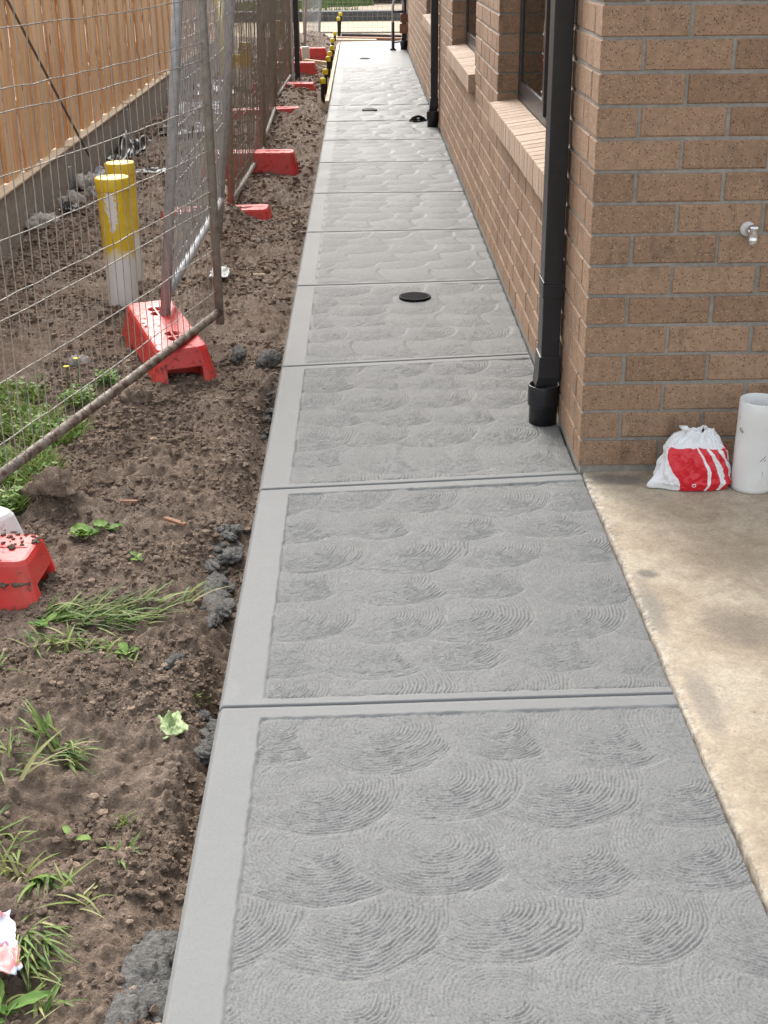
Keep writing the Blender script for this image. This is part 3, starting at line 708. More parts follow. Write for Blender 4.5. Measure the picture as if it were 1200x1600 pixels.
# ------------------------------------------------------------------ painted pipe bollards
def m_bollard():
    m = Mat('painted_pipe', rough=.4); O = m.coord('Object'); sx = m.n('SeparateXYZ'); m.l(O, sx.inputs[0])
    nz = m.noise(9, 5, .65, O); hgt = m.math('ADD', sx.outputs[2], m.math('MULTIPLY', m.math('SUBTRACT', nz, .5), .16))
    y = m.ramp(m.noise(14, 4, .6, O), [(.3, (.70,.47,.010)), (.7, (.82,.60,.03))])
    f = m.ramp(hgt, [(.235, 0.0), (.285, 1.0)]); c = m.mix(f, (.82,.82,.80), y)
    dx = m.math('DIVIDE', m.math('ADD', sx.outputs[0], .012), .034); dz = m.math('DIVIDE', m.math('SUBTRACT', sx.outputs[2], .46), .10)
    d = m.math('ADD', m.math('MULTIPLY', dx, dx), m.math('MULTIPLY', dz, dz)); d = m.math('ADD', d, m.math('MULTIPLY', m.math('SUBTRACT', m.noise(22, 5, .7, O), .5), 4.5))
    fr = m.math('LESS_THAN', sx.outputs[1], 0.0); k = m.math('MULTIPLY', m.ramp(d, [(.55, 1.0), (.75, 0.0)]), fr); k = m.math('MULTIPLY', k, m.math('GREATER_THAN', m.rnd(), .0))
    sel = m.attr('patch'); k = m.math('MULTIPLY', k, sel); c = m.mix(k, c, (.78,.78,.76))
    c = m.mix(m.ramp(m.noise(11, 5, .7, O), [(.64, 0.0), (.8, .3)]), c, (.30,.24,.17)); m.color(c); m.bump(nz, .1, .003); return m.m
BOLL = m_bollard()
def bollard(x, y, z, H, r, label, patch, tilt=(0, 0), sc=1):
    e = tag(empty('pipe_bollard', (x, y, z)), label, 'bollard', 'yellow painted pipe bollards'); e.rotation_euler = (tilt[0], tilt[1], .1)
    a = MB(); a.lathe([(r,-.25), (r, 0)]+[(r, H*i/8*.9) for i in range(1, 9)]+[(r, H-.05)], 36); me = a.mesh('pipe', BOLL, True)
    at = me.attributes.new('patch', 'FLOAT', 'POINT'); at.data.foreach_set('value', [float(patch)]*len(me.vertices)); link('pipe', me, e)
    c = MB(); c.lathe([(r+.005, H-.058), (r+.0065, H-.054), (r+.0065, H-.008), (r+.003, H-.002), (r-.008, H), (r-.012, H-.005), (.001, H-.005)], 36)
    me = c.mesh('cap', BOLL, True); at = me.attributes.new('patch', 'FLOAT', 'POINT'); at.data.foreach_set('value', [0.0]*len(me.vertices)); link('cap', me, e)
bollard(-1.738, 2.38, -.10, .60, .070, 'front yellow pipe bollard with bare white patch and white foot', 1, (.01, -.012))
bollard(-1.785, 2.86, -.10, .59, .066, 'yellow pipe bollard standing just behind the white-patched one', 0, (0, -.01))
bollard(-2.00, 11.75, -.10, .38, .06, 'short yellow pipe bollard seen far off through the mesh', 0)
bollard(-1.88, 11.55, -.10, .52, .06, 'taller yellow pipe bollard beside the short one, behind the mesh', 0)
bollard(-1.75, 15.8, -.10, .50, .06, 'farthest yellow pipe bollard, behind the mesh near the black post', 0)

# star pickets with yellow caps along the far formwork
YCAP = m_simple('yellow_cap', (.66,.50,.008), (.80,.64,.02), .4, 20, .05); PICK = m_simple('picket_steel', (.010,.009,.008), (.025,.022,.02), .6, 40)
names = ['nearest', 'second', 'third', 'fourth', 'fifth', 'sixth', 'seventh', 'eighth', 'ninth']
for i, (y, h) in enumerate(((10.35,.155), (11.25,.16), (12.95,.15), (13.95,.13), (14.9,.13), (15.9,.15), (17.3,.15), (19.0,.26), (20.0,.28))):
    x = -1.022 + (.0 if i < 7 else .03); zb = -.12 if i < 7 else -.14
    e = tag(empty('star_picket', (x, y, 0)), names[i]+' yellow-capped star picket from the camera, along the path edge', 'picket', 'yellow capped star pickets'); e.rotation_euler = (R.uniform(-.05,.05), R.uniform(-.05,.05), R.uniform(0, 3))
    m_ = MB()
    for k in range(3):
        T = Matrix.Rotation(k*2.094, 4, 'Z'); m_.box(0, .022, -.0025, .0025, -.35, h-.02, T)
    m_.build('shaft', PICK, e); c = MB(); c.lathe([(.020, h-.055), (.028, h-.05), (.030, h-.012), (.026, h), (.012, h+.004)], 20); c.build('cap', YCAP, e, True)

# formwork boards along the far path edge
for i, (a, b) in enumerate(((9.75, 12.1), (12.13, 14.5), (14.53, 17.4))):
    m_ = MB(); m_.box(-.988, -.951, a, b, -.11, .004); o = m_.build('formwork_board', PALEWOOD, None, bevel=.003); tag(o, ('nearest', 'middle', 'farthest')[i]+' length of pale formwork timber along the far path edge', 'board', 'formwork boards')

# ------------------------------------------------------------------ things by the brick corner
def plastic_bag():
    nu, nv = 340, 180; u = np.linspace(0, 2*np.pi, nu, endpoint=False)[None, :].repeat(nv, 0); v = np.linspace(0, 1, nv)[:, None].repeat(nu, 1)
    # v: 0 bottom centre, 1 top knot
    prof = np.interp(v, [0, .10, .22, .40, .60, .76, .86, .93, 1], [0, .98, 1.05, 1.0, .86, .62, .38, .30, .10]); zz = np.interp(v, [0, .10, .22, .40, .60, .76, .86, .93, 1], [0, 0, .02, .060, .108, .142, .156, .166, .160])
    cu, su = np.cos(u), np.sin(u); sq = (np.abs(cu)**3.2+np.abs(su)**3.2)**(-1/3.2)
    rx, ry = .105, .068; X = rx*prof*sq*cu; Y = ry*prof*sq*su
    pull = np.exp(-((u-np.pi-.35)/.16)**2)*np.exp(-((v-.14)/.12)**2); X -= .045*pull; Y -= .012*pull
    f1 = fbm(u*2.2+9, v*5, 4, 3); f2 = np.abs(fbm(u*4.2+2.5*v, v*4.5-u*.8, 2, 6)); f3 = fbm(u*16, v*3, 2, 8)*sstep(.5, .9, v)
    gain = np.clip(v*6, 0, 1); d = 1 + gain*(.14*f1 - .30*f2 + .25*f3)
    X = X*d; Y = Y*d; zz = zz + gain*(.018*f1 + .016*fbm(u*4+3, v*7, 3, 2))*np.clip(v*2.2, 0, 1); X += .018*sstep(.7, 1, v)
    zz = np.maximum(zz, .0005)
    # print: red field with curved white stripes on the side facing the yard
    ang = (u - 1.5*np.pi)            # 0 faces -y
    ang = np.where(ang < -np.pi, ang+2*np.pi, ang)
    fieldl = -.62 + .36*np.sin(v*6.5+.4) ; red = ((ang > fieldl-.25*(1-v)) & (ang < 1.75) & (v > .10) & (v < .66)).astype(float)
    s_ = ang*1.0 + .55*(v-.35)
    for c0, wd in ((.06, .05), (.42, .10), (.82, .12), (1.22, .11)):
        red = np.where(np.abs(s_-c0-.22*np.sin((v-.1)*5.5)) < wd*(1.1-.6*np.abs(v-.38)/.3), 0.0, red)
    dl = ((ang+.12)/.055)**2+((v-.2)/.035)**2; red = np.where((dl < 1)*(dl > .35), 0.0, red)
    V = np.stack([X, Y, zz], -1).reshape(-1, 3)
    i = np.arange(nu)[None, :]; j = np.arange(nv-1)[:, None]; F = np.stack([(j*nu+i).ravel(), (j*nu+(i+1) % nu).ravel(), ((j+1)*nu+(i+1) % nu).ravel(), ((j+1)*nu+i).ravel()], 1)
    m = Mat('bag_film', rough=.32); c = m.mix(m.ramp(m.attr('red'), [(.4, 0.0), (.6, 1.0)]), m.ramp(m.noise(9, 4, .6), [(.3, (.72,.72,.72)), (.7, (.82,.82,.82))]), (.62,.012,.025)); m.color(c)
    m.bump(m.noise(30, 3, .5, None, 1.5), .4, .006)
    e = tag(empty('plastic_bag', (.318, -.098, .006)), 'crumpled white plastic bag with red striped print against the brick wall', 'bag')
    link('bag_film', npmesh('bag_film', V, F, m.m, True, {'red': red}), e)
    h = MB(); pts = []
    for k in range(9):
        t = k/8; pts.append((-.028+.012*math.sin(t*5), -.012+.01*t, .146+.030*t))
    mb = MB()
    vs = []; fs = []
    for k, p in enumerate(pts):
        wv = .014*(1-.35*abs(k/8-.5)); vs += [(p[0]-wv, p[1]+.003*math.sin(k*2), p[2]), (p[0]+wv, p[1]-.003*math.cos(k*2), p[2]), (p[0]+wv, p[1]+.003, p[2]), (p[0]-wv, p[1]+.006, p[2])]
    for k in range(8):
        for q_ in range(4): fs.append((k*4+q_, k*4+(q_+1) % 4, k*4+4+(q_+1) % 4, k*4+4+q_))
    fs += [(0,3,2,1), (32,33,34,35)]; mb.add(vs, fs); o = mb.build('handle', m.m, e, True); at = o.data.attributes.new('red', 'FLOAT', 'POINT')
plastic_bag()
m = Mat('worn_white_pvc', rough=.5); O = m.coord('Object', (1, 1, .55)); n_ = m.noise(26, 6, .72, O, .5); zz = m.n('SeparateXYZ'); m.l(m.coord('Object'), zz.inputs[0])
thr = m.math('SUBTRACT', n_, m.math('MULTIPLY', m.math('SUBTRACT', .14, zz.outputs[2]), .35)); 
c = m.mix(m.ramp(n_, [(.625, 0.0), (.65, 1.0)]), m.ramp(m.noise(7, 4, .6), [(.3, (.66,.66,.63)), (.7, (.78,.78,.76))]), (.16,.145,.10))
c = m.mix(m.ramp(m.noise(5, 5, .7), [(.5, 0.0), (.72, .45)]), c, (.48,.45,.34)); m.color(c); m.bump(n_, .35, .003)
pv = MB(); H_ = .266; r_ = .058
pv.lathe([(r_-.004, .0), (r_, .0), (r_, .01)]+[(r_, H_*k/10) for k in range(1, 10)]+[(r_, H_-.002), (r_-.001, H_), (r_-.005, H_), (r_-.006, H_-.002), (r_-.006, .01)], 48)
o = pv.build('pvc_pipe', m.m, None, True); o.location = (.478, -.135, .006); o.rotation_euler = (.012, .01, 0); tag(o, 'worn white pipe offcut standing on the old slab by the bag', 'pipe')

# far standpipe against the wall end
st = tag(empty('standpipe', (-.20, 15.75, 0)), 'thin metal standpipe frame with curved top at the far end of the path', 'standpipe')
DARKM = m_simple('dark_rusty_steel', (.02,.017,.015), (.05,.04,.035), .6, 40)
a = MB(); a.tube([(0,0,.002), (0,0,.55), (0.01,0,.62), (.045,0,.68), (.09,0,.70), (.125,0,.67), (.14,0,.60), (.14,0,.28)], .018, 10); a.build('pipe', GALV, st, True)
a = MB(); a.lathe([(.045,.0), (.045,.012), (.022,.03), (.022,.36)], 16); a.build('base', DARKM, st, True)
a = MB(); a.tube([(0,0,.10), (.22,.1,.12)], .012, 8); a.build('tie_bar', GALV, st, True); a = MB(); a.box(.10, .20, -.05, .05, .36, .47); a.build('upper_box', m_simple('brown_box', (.12,.05,.035), (.22,.10,.07), .7, 20), st, bevel=.004)
a = MB(); a.box(.09, .20, -.05, .05, .22, .345); a.build('lower_box', m_simple('brick_box', (.20,.10,.065), (.30,.16,.10), .7, 20), st, bevel=.004); a = MB(); a.tube([(.0,-.03,.50), (.14,-.03,.50)], .014, 8); a.build('valve_bar', DARKM, st, True)

# ------------------------------------------------------------------ lumps, rocks, rubbish
ICO = None
def ico(sub):
    bm = bmesh.new(); bmesh.ops.create_icosphere(bm, subdivisions=sub, radius=1); bm.verts.ensure_lookup_table()
    V = np.array([v.co[:] for v in bm.verts]); F = np.array([[v.index for v in f.verts] for f in bm.faces]); bm.free(); return V, F
I4 = ico(5); I3 = ico(4); I1 = ico(1); I2 = ico(2)
def n3(P, f, s): return vnoise(P[:, 0]*f+P[:, 2]*f*.7+31, P[:, 1]*f-P[:, 2]*f*.6+17, s)-.5
def lump(name, loc, size, mat, label, cat, rz=0, rough=.35, seed=0, base=I3, group=None, flat=.4, fine=1.0, smooth=True):
    V, F = base; P = V.copy(); P[:, 2] = np.where(P[:, 2] < 0, P[:, 2]*flat, P[:, 2])
    d = 1 + rough*(n3(V, 1.6, seed+1)*1.5 + n3(V, 3.7, seed+4)*1.0 + n3(V, 8, seed+7)*.55*fine + n3(V, 17, seed+9)*.45*fine + n3(V, 31, seed+3)*.28*fine + np.clip(.5-worley(V[:,0]*4.5+V[:,2]*3+seed, V[:,1]*4.5-V[:,2]*2.5, seed+2), 0, 1)*.9)
    P = P*d[:, None]*np.array(size)
    o = link(name, npmesh(name, P, F, mat, smooth, {'rnd': np.full(len(P), .55)})); o.location = loc; o.rotation_euler = (0, 0, rz); return tag(o, label, cat, group)
# grey concrete slurry along the path edge
def spill(name, pts, label, seed):
    """slurry squeezed out under the form: a ragged heap of rough lumps along a line, sunk in the soil"""
    rr = np.random.RandomState(seed); P = np.array(pts); t = np.linspace(0, 1, len(P)); L = abs(P[-1, 1]-P[0, 1]); Vs, Fs = [], []; off = 0; V0, F0 = I3
    for i in range(int(8+L*48)):
        q_ = rr.rand(); big = i < 7+L*24; wv = np.interp(q_, t, P[:, 2]); hv = np.interp(q_, t, P[:, 3]); x = np.interp(q_, t, P[:, 0])+rr.normal(0, .45)*wv; y = np.interp(q_, t, P[:, 1])
        s_ = wv*(rr.uniform(.5, .95) if big else rr.uniform(.12, .35)); Vb, Fb = (V0, F0) if big else I2; sd_ = rr.randint(50)
        d = 1+.5*(n3(Vb, 1.7, sd_)*1.4+n3(Vb, 4.1, sd_+2)*.9+n3(Vb, 10, sd_+4)*.55+n3(Vb, 23, sd_+6)*.3)
        Q = Vb*d[:, None]*np.array([s_*1.15, s_*rr.uniform(1.2, 2.4), min(s_, hv)*rr.uniform(.38, .6)])
        a_ = rr.uniform(-.6, .6); c_, k_ = math.cos(a_), math.sin(a_); z = soil_s(min(x, -.97), y)+(.0 if big else .004)
        Vs.append(np.stack([Q[:, 0]*c_-Q[:, 1]*k_+min(x, -.955-s_*.6), Q[:, 0]*k_+Q[:, 1]*c_+y, Q[:, 2]+z], 1)); Fs.append(Fb+off); off += len(Vb)
    o = link(name, npmesh(name, np.concatenate(Vs), np.concatenate(Fs), WETLUMP)); tag(o, label, 'concrete spill', 'grey concrete spills along the path edge')
spill('concrete_spill', [(-1.035,-.70,.02,.025), (-1.035,-.58,.032,.05), (-1.05,-.42,.040,.06), (-1.045,-.25,.036,.05), (-1.02,-.10,.02,.03)], 'long dark grey ridge of spilled concrete beside the second slab', 2)
spill('concrete_spill', [(-1.00,-1.28,.02,.02), (-1.00,-1.16,.03,.045), (-.99,-1.05,.025,.03)], 'small grey concrete spill beside the joint, right of the pale leaf', 4)
spill('concrete_spill', [(-1.00,-2.06,.03,.03), (-1.01,-1.96,.045,.05), (-.99,-1.84,.03,.03)], 'grey concrete spill at the bottom of the photo beside the path', 6)
spill('concrete_spill', [(-1.00,.72,.012,.02), (-.995,.95,.016,.03), (-.99,1.1,.012,.02)], 'thin grey concrete crumbs along the path edge below the dark clod', 8)
def gz(x, y, d=0): return soil_s(x, y)+d
for i, (x, y, s_, mat, lab, nm, cat) in enumerate([
    (-1.555, -.02, (.062,.055,.045), CLOD, 'big round soil clod near the white plastic foot', 'soil_clod', 'clod'),
    (-1.63, .04, (.042,.045,.036), CLOD, 'rough soil clod right beside the green weeds', 'soil_clod', 'clod'),
    (-1.455, .88, (.050,.045,.036), CLOD, 'soil clod between the bottom rail and the path, above the middle', 'soil_clod', 'clod'),
    (-1.135, 1.48, (.026,.075,.025), WETLUMP, 'dark grey slab of broken concrete leaning by the large red foot', 'concrete_lump', 'rubble'),
    (-1.012, 1.33, (.032,.062,.034), WETLUMP, 'dark grey concrete lump against the path beside the large red foot', 'concrete_lump', 'rubble'),
    (-1.765, 1.44, (.035,.03,.032), STONE, 'whitish stone lying in front of the large red foot', 'stone', 'stone'),
    (-2.47, 4.05, (.06,.10,.05), STONE, 'pale rubble stone by the plinth, nearest of its row', 'stone', 'stone'),
    (-2.40, 4.6, (.07,.07,.06), STONE, 'rounded pale stone by the plinth in front of the grey sheet', 'stone', 'stone'),
    (-2.33, 4.95, (.06,.06,.045), STONE, 'small pale stone at the foot of the grey sheet', 'stone', 'stone'),
    (-2.44, 5.3, (.08,.09,.06), STONE, 'wide pale stone beside the grey sheet against the plinth', 'stone', 'stone'),
    (-1.09, -.92, (.012,.03,.012), WETLUMP, 'thin dark grey chip beside the grass clump end', 'concrete_chip', 'rubble'),
    ]):
    lump(nm, (x, y, gz(x, y, s_[2]*.2)), s_, mat, lab, cat, rz=R.uniform(-.4, .4), seed=i*3, rough=.42)
def crumple(name, loc, sx, sy_, amp, mat, label, cat, seed, rz=0, n=26, thick=.004, group=None):
    u = np.linspace(-1, 1, n); X, Y = np.meshgrid(u, u); a = np.arctan2(Y, X); lim = 1-.4*np.abs(fbm(a*1.5+seed, a*0, 3, seed))*2
    X2 = X*lim*sx; Y2 = Y*lim*sy_; Z = amp*(np.abs(fbm(X*1.6+seed, Y*1.6, 4, seed))*3.0 + .6*fbm(X*5, Y*5, 3, seed+3))*(1.15-np.maximum(np.abs(X), np.abs(Y)))
    X2 += sx*.35*fbm(X*2, Y*2+seed, 3, seed+5); Y2 += sy_*.35*fbm(X*2+7, Y*2, 3, seed+6)
    V = np.stack([X2, Y2, Z], -1).reshape(-1, 3); me = npmesh(name, V, gridfaces(n, n), mat, True); o = link(name, me); md = o.modifiers.new('s', 'SOLIDIFY'); md.thickness = thick
    o.location = loc; o.rotation_euler = (0, 0, rz); return tag(o, label, cat, group)
crumple('plastic_sheet', (-2.36, 5.62, gz(-2.36, 5.62, .01)), .16, .42, .11, GREYRAG, 'crumpled grey sheet by the plinth behind the yellow bollards', 'sheet', 3)
crumple('plastic_sheet', (-2.44, 7.0, gz(-2.44, 7.0, .01)), .12, .55, .22, SHEET, 'black plastic sheet heaped against the plinth', 'sheet', 8)
crumple('plastic_sheet', (-2.12, 7.9, gz(-2.12, 7.9, .01)), .22, .32, .10, SHEET, 'black plastic scrap lying on the soil away from the plinth', 'sheet', 12)
crumple('plastic_sheet', (-2.13, 6.05, gz(-2.13, 6.05, .005)), .16, .10, .03, SHEET, 'thin black plastic strip right behind the yellow bollards', 'sheet', 15)
crumple('plastic_sheet', (-2.18, 9.6, gz(-2.18, 9.6, .01)), .26, .5, .12, GREYRAG, 'grey wrapping sheet lying before the grey fence post', 'sheet', 18)
crumple('plastic_wrap', (-2.08, 9.35, gz(-2.08, 9.35, .05)), .10, .14, .09, BLUE, 'pale blue plastic wrap on the grey sheet', 'wrapping', 21)
crumple('plastic_sheet', (-2.36, 4.3, gz(-2.36, 4.3, .03)), .05, .10, .10, SHEET, 'small black plastic scrap among the pale stones', 'sheet', 25)
crumple('plastic_sheet', (-2.20, 11.5, gz(-2.2, 11.5, .01)), .30, .6, .22, SHEET, 'far black plastic sheet glimpsed between the fence panels', 'sheet', 28)
crumple('paper_scrap', (-1.33, 2.75, gz(-1.33, 2.75, .02)), .05, .10, .05, WHITEP, 'white scrap at the foot of the leaning galvanised panel', 'scrap', 31)
m = Mat('packet_print', rough=.35); O = m.coord('Object'); c = m.ramp(m.noise(11, 3, .5, O), [(.46, (.78,.79,.82)), (.50, (.55,.60,.74)), (.535, (.74,.20,.19)), (.60, (.80,.45,.42))]); m.color(c); m.bump(m.noise(30, 4, .6, O), .3, .004)
crumple('food_packet', (-1.275, -1.93, gz(-1.275, -1.93, .025)), .055, .085, .05, m.m, 'crumpled white and pink packet at the lower left edge', 'packet', 34, rz=.4, n=34, thick=.002)
crumple('pale_leaf', (-1.062, -1.20, gz(-1.062, -1.2, .008)), .032, .05, .03, m_simple('pale_green', (.20,.29,.10), (.42,.50,.25), .6, 40, .5, .004), 'crinkled pale green leaf lying on bare soil near the path', 'leaf', 40, rz=.4, n=24, thick=.001)
def stick(x, y, L, w_, rz, label, mat=PALEWOOD, dz=.012):
    b = MB(); b.box(-L/2, L/2, -w_/2, w_/2, -w_*.3, w_*.3); o = b.build('wood_offcut', mat, None, bevel=.001); o.location = (x, y, gz(x, y, dz)); o.rotation_euler = (0, .06, rz); tag(o, label, 'wood scrap')
REDWOOD = m_simple('weathered_offcut', (.22,.11,.06), (.36,.20,.12), .85, 60, .3, .002)
stick(-1.185, -.15, .075, .015, -.55, 'small reddish wood offcut in the middle of the soil strip', REDWOOD)
stick(-1.345, .02, .05, .012, .1, 'orange-brown wood chip right of the big round clod', REDWOOD)
stick(-1.20, 13.95, .34, .07, -.5, 'pale timber offcut leaning near the pickets, far off', PALEWOOD, .08)
stick(-1.14, 2.75, .06, .012, .2, 'tiny pale stick on the soil beside the nearest panel post', PALEWOOD)
# steel bar leaning on the palings
lb = MB(); lb.tube([(-2.50, 5.72, .10), (-2.545, 4.02, 1.22)], .0075, 10); o = lb.build('steel_bar', m_metal('dark_bar', (.10,.085,.07), (.19,.165,.135), .6, .1), None, True); tag(o, 'dark steel bar leaning diagonally across the pine palings', 'bar')
yp = MB(); yp.tube([(-2.25, 12.9, -.1), (-2.32, 13.4, .35), (-2.36, 13.8, .75)], .06, 14); o = yp.build('yellow_pipe', YCAP, None, True); tag(o, 'bent yellow pipe rising behind the far fence panels', 'pipe')

# ------------------------------------------------------------------ loose clods (uncountable)
def clods():
    zones = [(-1.6, -.965, -2.4, -.3, 17000, .0022, .0085), (-1.9, -.965, -.3, 1.8, 16000, .0030, .0100), (-2.5, -.97, 1.8, 5.0, 12000, .0045, .014), (-2.5, -1.0, 5.0, 9.5, 6500, .007, .020), (-2.4, -1.06, 9.5, 17, 3000, .011, .030)]
    V0, F0 = I1; Vs = []; Fs = []; Rn = []; off = 0
    base = [V0*(1+NR.uniform(-.28, .28, (len(V0), 1))) for _ in range(24)]
    for x0, x1, y0, y1, n, s0, s1 in zones:
        n = n//1; x = NR.uniform(x0, x1, n); y = NR.uniform(y0, y1, n); den = sstep(.34, .62, .6*vnoise(x*3.6, y*3.0, 15)+.4*vnoise(x*11, y*11, 16)); keep = den+.06 > NR.uniform(.0, 1, n); x, y = x[keep], y[keep]; n = len(x)
        s = s0*np.exp(NR.rand(n)**3.0*math.log(s1/s0)*1.15); z = soil_h(x, y)+s*.25
        for i in range(n):
            a = NR.rand()*6.28; c_, q_ = math.cos(a), math.sin(a); P = base[NR.randint(24)]*s[i]*np.array([NR.uniform(.8, 1.5), NR.uniform(.8, 1.2), NR.uniform(.55, 1)])
            Vs.append(np.stack([P[:, 0]*c_-P[:, 1]*q_+x[i], P[:, 0]*q_+P[:, 1]*c_+y[i], P[:, 2]+z[i]], 1)); Fs.append(F0+off); off += len(V0); Rn.append(np.full(len(V0), NR.rand()))
    o = link('loose_clods', npmesh('loose_clods', np.concatenate(Vs), np.concatenate(Fs), CLOD, False, {'rnd': np.concatenate(Rn)})); stuff(o); o['label'] = 'loose crumbs and clods of brown soil strewn over the strip'; o['category'] = 'soil'
clods()
# a little mud on the muddy fence feet
def mud(name, cx, cy_, cz, rx, ry, n, smax, label, parent=None):
    V0, F0 = I1; Vs, Fs, Rn = [], [], []; off = 0
    for i in range(n):
        a, r_ = NR.rand()*6.28, math.sqrt(NR.rand()); s = NR.uniform(.25, 1)**2*smax; P = V0*(1+NR.uniform(-.3, .3, (len(V0), 1)))*s*np.array([1.2, 1, .6])
        Vs.append(P+np.array([cx+rx*r_*math.cos(a), cy_+ry*r_*math.sin(a), cz+s*.2])); Fs.append(F0+off); off += len(V0); Rn.append(np.full(len(V0), NR.rand()*.4))
    o = stuff(link(name, npmesh(name, np.concatenate(Vs), np.concatenate(Fs), CLOD, True, {'rnd': np.concatenate(Rn)}))); o['label'] = label; o['category'] = 'mud'
mud('mud_crumbs', -1.56, -.53, .048, .11, .06, 110, .007, 'crumbs of mud on top of the cut-off red foot')
mud('mud_cake', -1.57, -.660, -.015, .085, .012, 90, .017, 'cake of mud along the side of the cut-off red foot')
mud('mud_crumbs', -1.44, 1.58, .060, .08, .16, 70, .007, 'crumbs of mud on top of the large red foot')

# ------------------------------------------------------------------ plants
def blades(cx, cy_, n, spread, L0, L1, lay=0.5, direction=None, w_=.0035, col=(0, .8), rs=None, squash=(1, 1)):
    rs = rs or R; V, F, A_ = [], [], []
    for i in range(n):
        r_, a = spread*math.sqrt(rs.random()), rs.uniform(0, 6.283); x, y = cx+r_*math.cos(a)*squash[0], cy_+r_*math.sin(a)*squash[1]; z = soil_s(x, y)-.004 if n < 400 else None
        if z is None: z = float(soil_base(np.array([x]), np.array([y]))[0])
        th = (direction+rs.gauss(0, .45)) if direction is not None else rs.uniform(0, 6.283); L = rs.uniform(L0, L1); up = math.radians(rs.uniform(70, 88)*(1-lay)+rs.uniform(8, 40)*lay); dro = rs.uniform(.5, 1.5)*(.4+lay*.5); cu = rs.gauss(0, .25)
        v = col[0]+(min(1, col[1]+.12)-col[0])*rs.random()**1.35; p = Vector((x, y, z)); sx, sy2 = -math.sin(th), math.cos(th); wd = w_*rs.uniform(.6, 1.35); o = len(V); seg = 5
        for k in range(seg+1):
            t = k/seg; ww = wd*(1-t**1.7)+.0002; V += [(p.x-sx*ww, p.y-sy2*ww, p.z), (p.x+sx*ww*.0, p.y, p.z-ww*.5), (p.x+sx*ww, p.y+sy2*ww, p.z)]; A_ += [v]*3
            el = up-dro*t*1.1; tt = th+cu*t; p = p+Vector((math.cos(tt)*math.cos(el), math.sin(tt)*math.cos(el), math.sin(el)))*(L/seg)
            g_ = z-.002
            if p.z < g_: p.z = g_+.003
        for k in range(seg):
            for q_ in (0, 1): F.append((o+k*3+q_, o+k*3+q_+1, o+k*3+q_+4, o+k*3+q_+3))
    return V, F, A_
def tuft(name, specs, label, cat='grass', mat=GRASS, group='grass tufts', kind=None):
    V, F, A_ = [], [], []
    for s_ in specs:
        v, f, a = blades(**s_); o = len(V); V += v; F += [tuple(i+o for i in q_) for q_ in f]; A_ += a
    me = npmesh(name, np.array(V), np.array(F), mat, True, {'rnd': np.array(A_)}); o = link(name, me); o['label'] = label; o['category'] = cat
    if kind: o['kind'] = kind
    elif group: o['group'] = group
    return o
tuft('grass_tuft', [dict(cx=-1.36, cy_=-.74, n=120, spread=.05, L0=.06, L1=.16, lay=1.0, direction=.15, squash=(2.2, 1)), dict(cx=-1.22, cy_=-.70, n=46, spread=.05, L0=.05, L1=.14, lay=1.0, direction=.3, squash=(1.6, 1)), dict(cx=-1.10, cy_=-.63, n=5, spread=.02, L0=.08, L1=.13, lay=.7, direction=.6)], 'long flattened grass clump lying right of the cut-off red foot')
tuft('grass_tuft', [dict(cx=-1.33, cy_=-.90, n=70, spread=.05, L0=.03, L1=.09, lay=.8, squash=(2.2, .6)), dict(cx=-1.20, cy_=-.94, n=22, spread=.03, L0=.02, L1=.05, lay=.7)], 'thin ragged grass strip below the flattened clump')
tuft('grass_tuft', [dict(cx=-1.485, cy_=-1.02, n=26, spread=.025, L0=.03, L1=.07, lay=.7)], 'tiny grass tuft at the left edge below the red foot')
tuft('grass_tuft', [dict(cx=-1.27, cy_=-1.33, n=40, spread=.035, L0=.04, L1=.10, lay=.9, w_=.0028, direction=-.6), dict(cx=-1.30, cy_=-1.30, n=20, spread=.03, L0=.05, L1=.12, lay=.7, direction=2.6)], 'dark grass tuft on bare soil at left, above the bright blade')
tuft('grass_tuft', [dict(cx=-1.37, cy_=-1.36, n=44, spread=.05, L0=.03, L1=.09, lay=.85, w_=.0028), dict(cx=-1.345, cy_=-1.44, n=4, spread=.02, L0=.12, L1=.16, lay=.6, direction=.4, col=(.85, 1), w_=.005)], 'leafy grass tuft at the left edge with one pale broken blade')
tuft('grass_tuft', [dict(cx=-1.335, cy_=-1.60, n=50, spread=.05, L0=.03, L1=.09, lay=.9, w_=.0027), dict(cx=-1.285, cy_=-1.70, n=14, spread=.03, L0=.05, L1=.1, lay=.5, col=(.6, 1))], 'grass tuft at the left edge above the dark folded blades')
tuft('grass_tuft', [dict(cx=-1.235, cy_=-1.72, n=34, spread=.022, L0=.05, L1=.11, lay=.8, direction=-1.0, w_=.005, col=(0, .4))], 'dark folded grass blades lying on the soil above the packet')
tuft('grass_tuft', [dict(cx=-1.205, cy_=-1.90, n=64, spread=.045, L0=.03, L1=.105, lay=.95, direction=-1.0, w_=.0026, col=(0, .8), squash=(.6, 1.5)), dict(cx=-1.19, cy_=-2.04, n=26, spread=.045, L0=.04, L1=.09, lay=.9, w_=.0030, col=(.05, 1)), dict(cx=-1.17, cy_=-1.80, n=14, spread=.04, L0=.05, L1=.1, lay=.95, w_=.003, col=(.5, 1))], 'thick dark grass clump beside the white and pink packet')
tuft('grass_tuft', [dict(cx=-1.12, cy_=-1.52, n=10, spread=.018, L0=.02, L1=.06, lay=.4, col=(.2, .8))], 'few thin grass shoots on bare soil near the path, lower photo')
tuft('grass_tuft', [dict(cx=-1.105, cy_=-1.66, n=9, spread=.03, L0=.03, L1=.06, lay=.85, col=(.1, .6))], 'few flat grass blades on bare soil below the thin shoots')
tuft('grass_tuft', [dict(cx=-1.03, cy_=-1.0, n=14, spread=.03, L0=.02, L1=.045, lay=.6, col=(.1, .7))], 'short sparse grass at the path edge right of the clump')
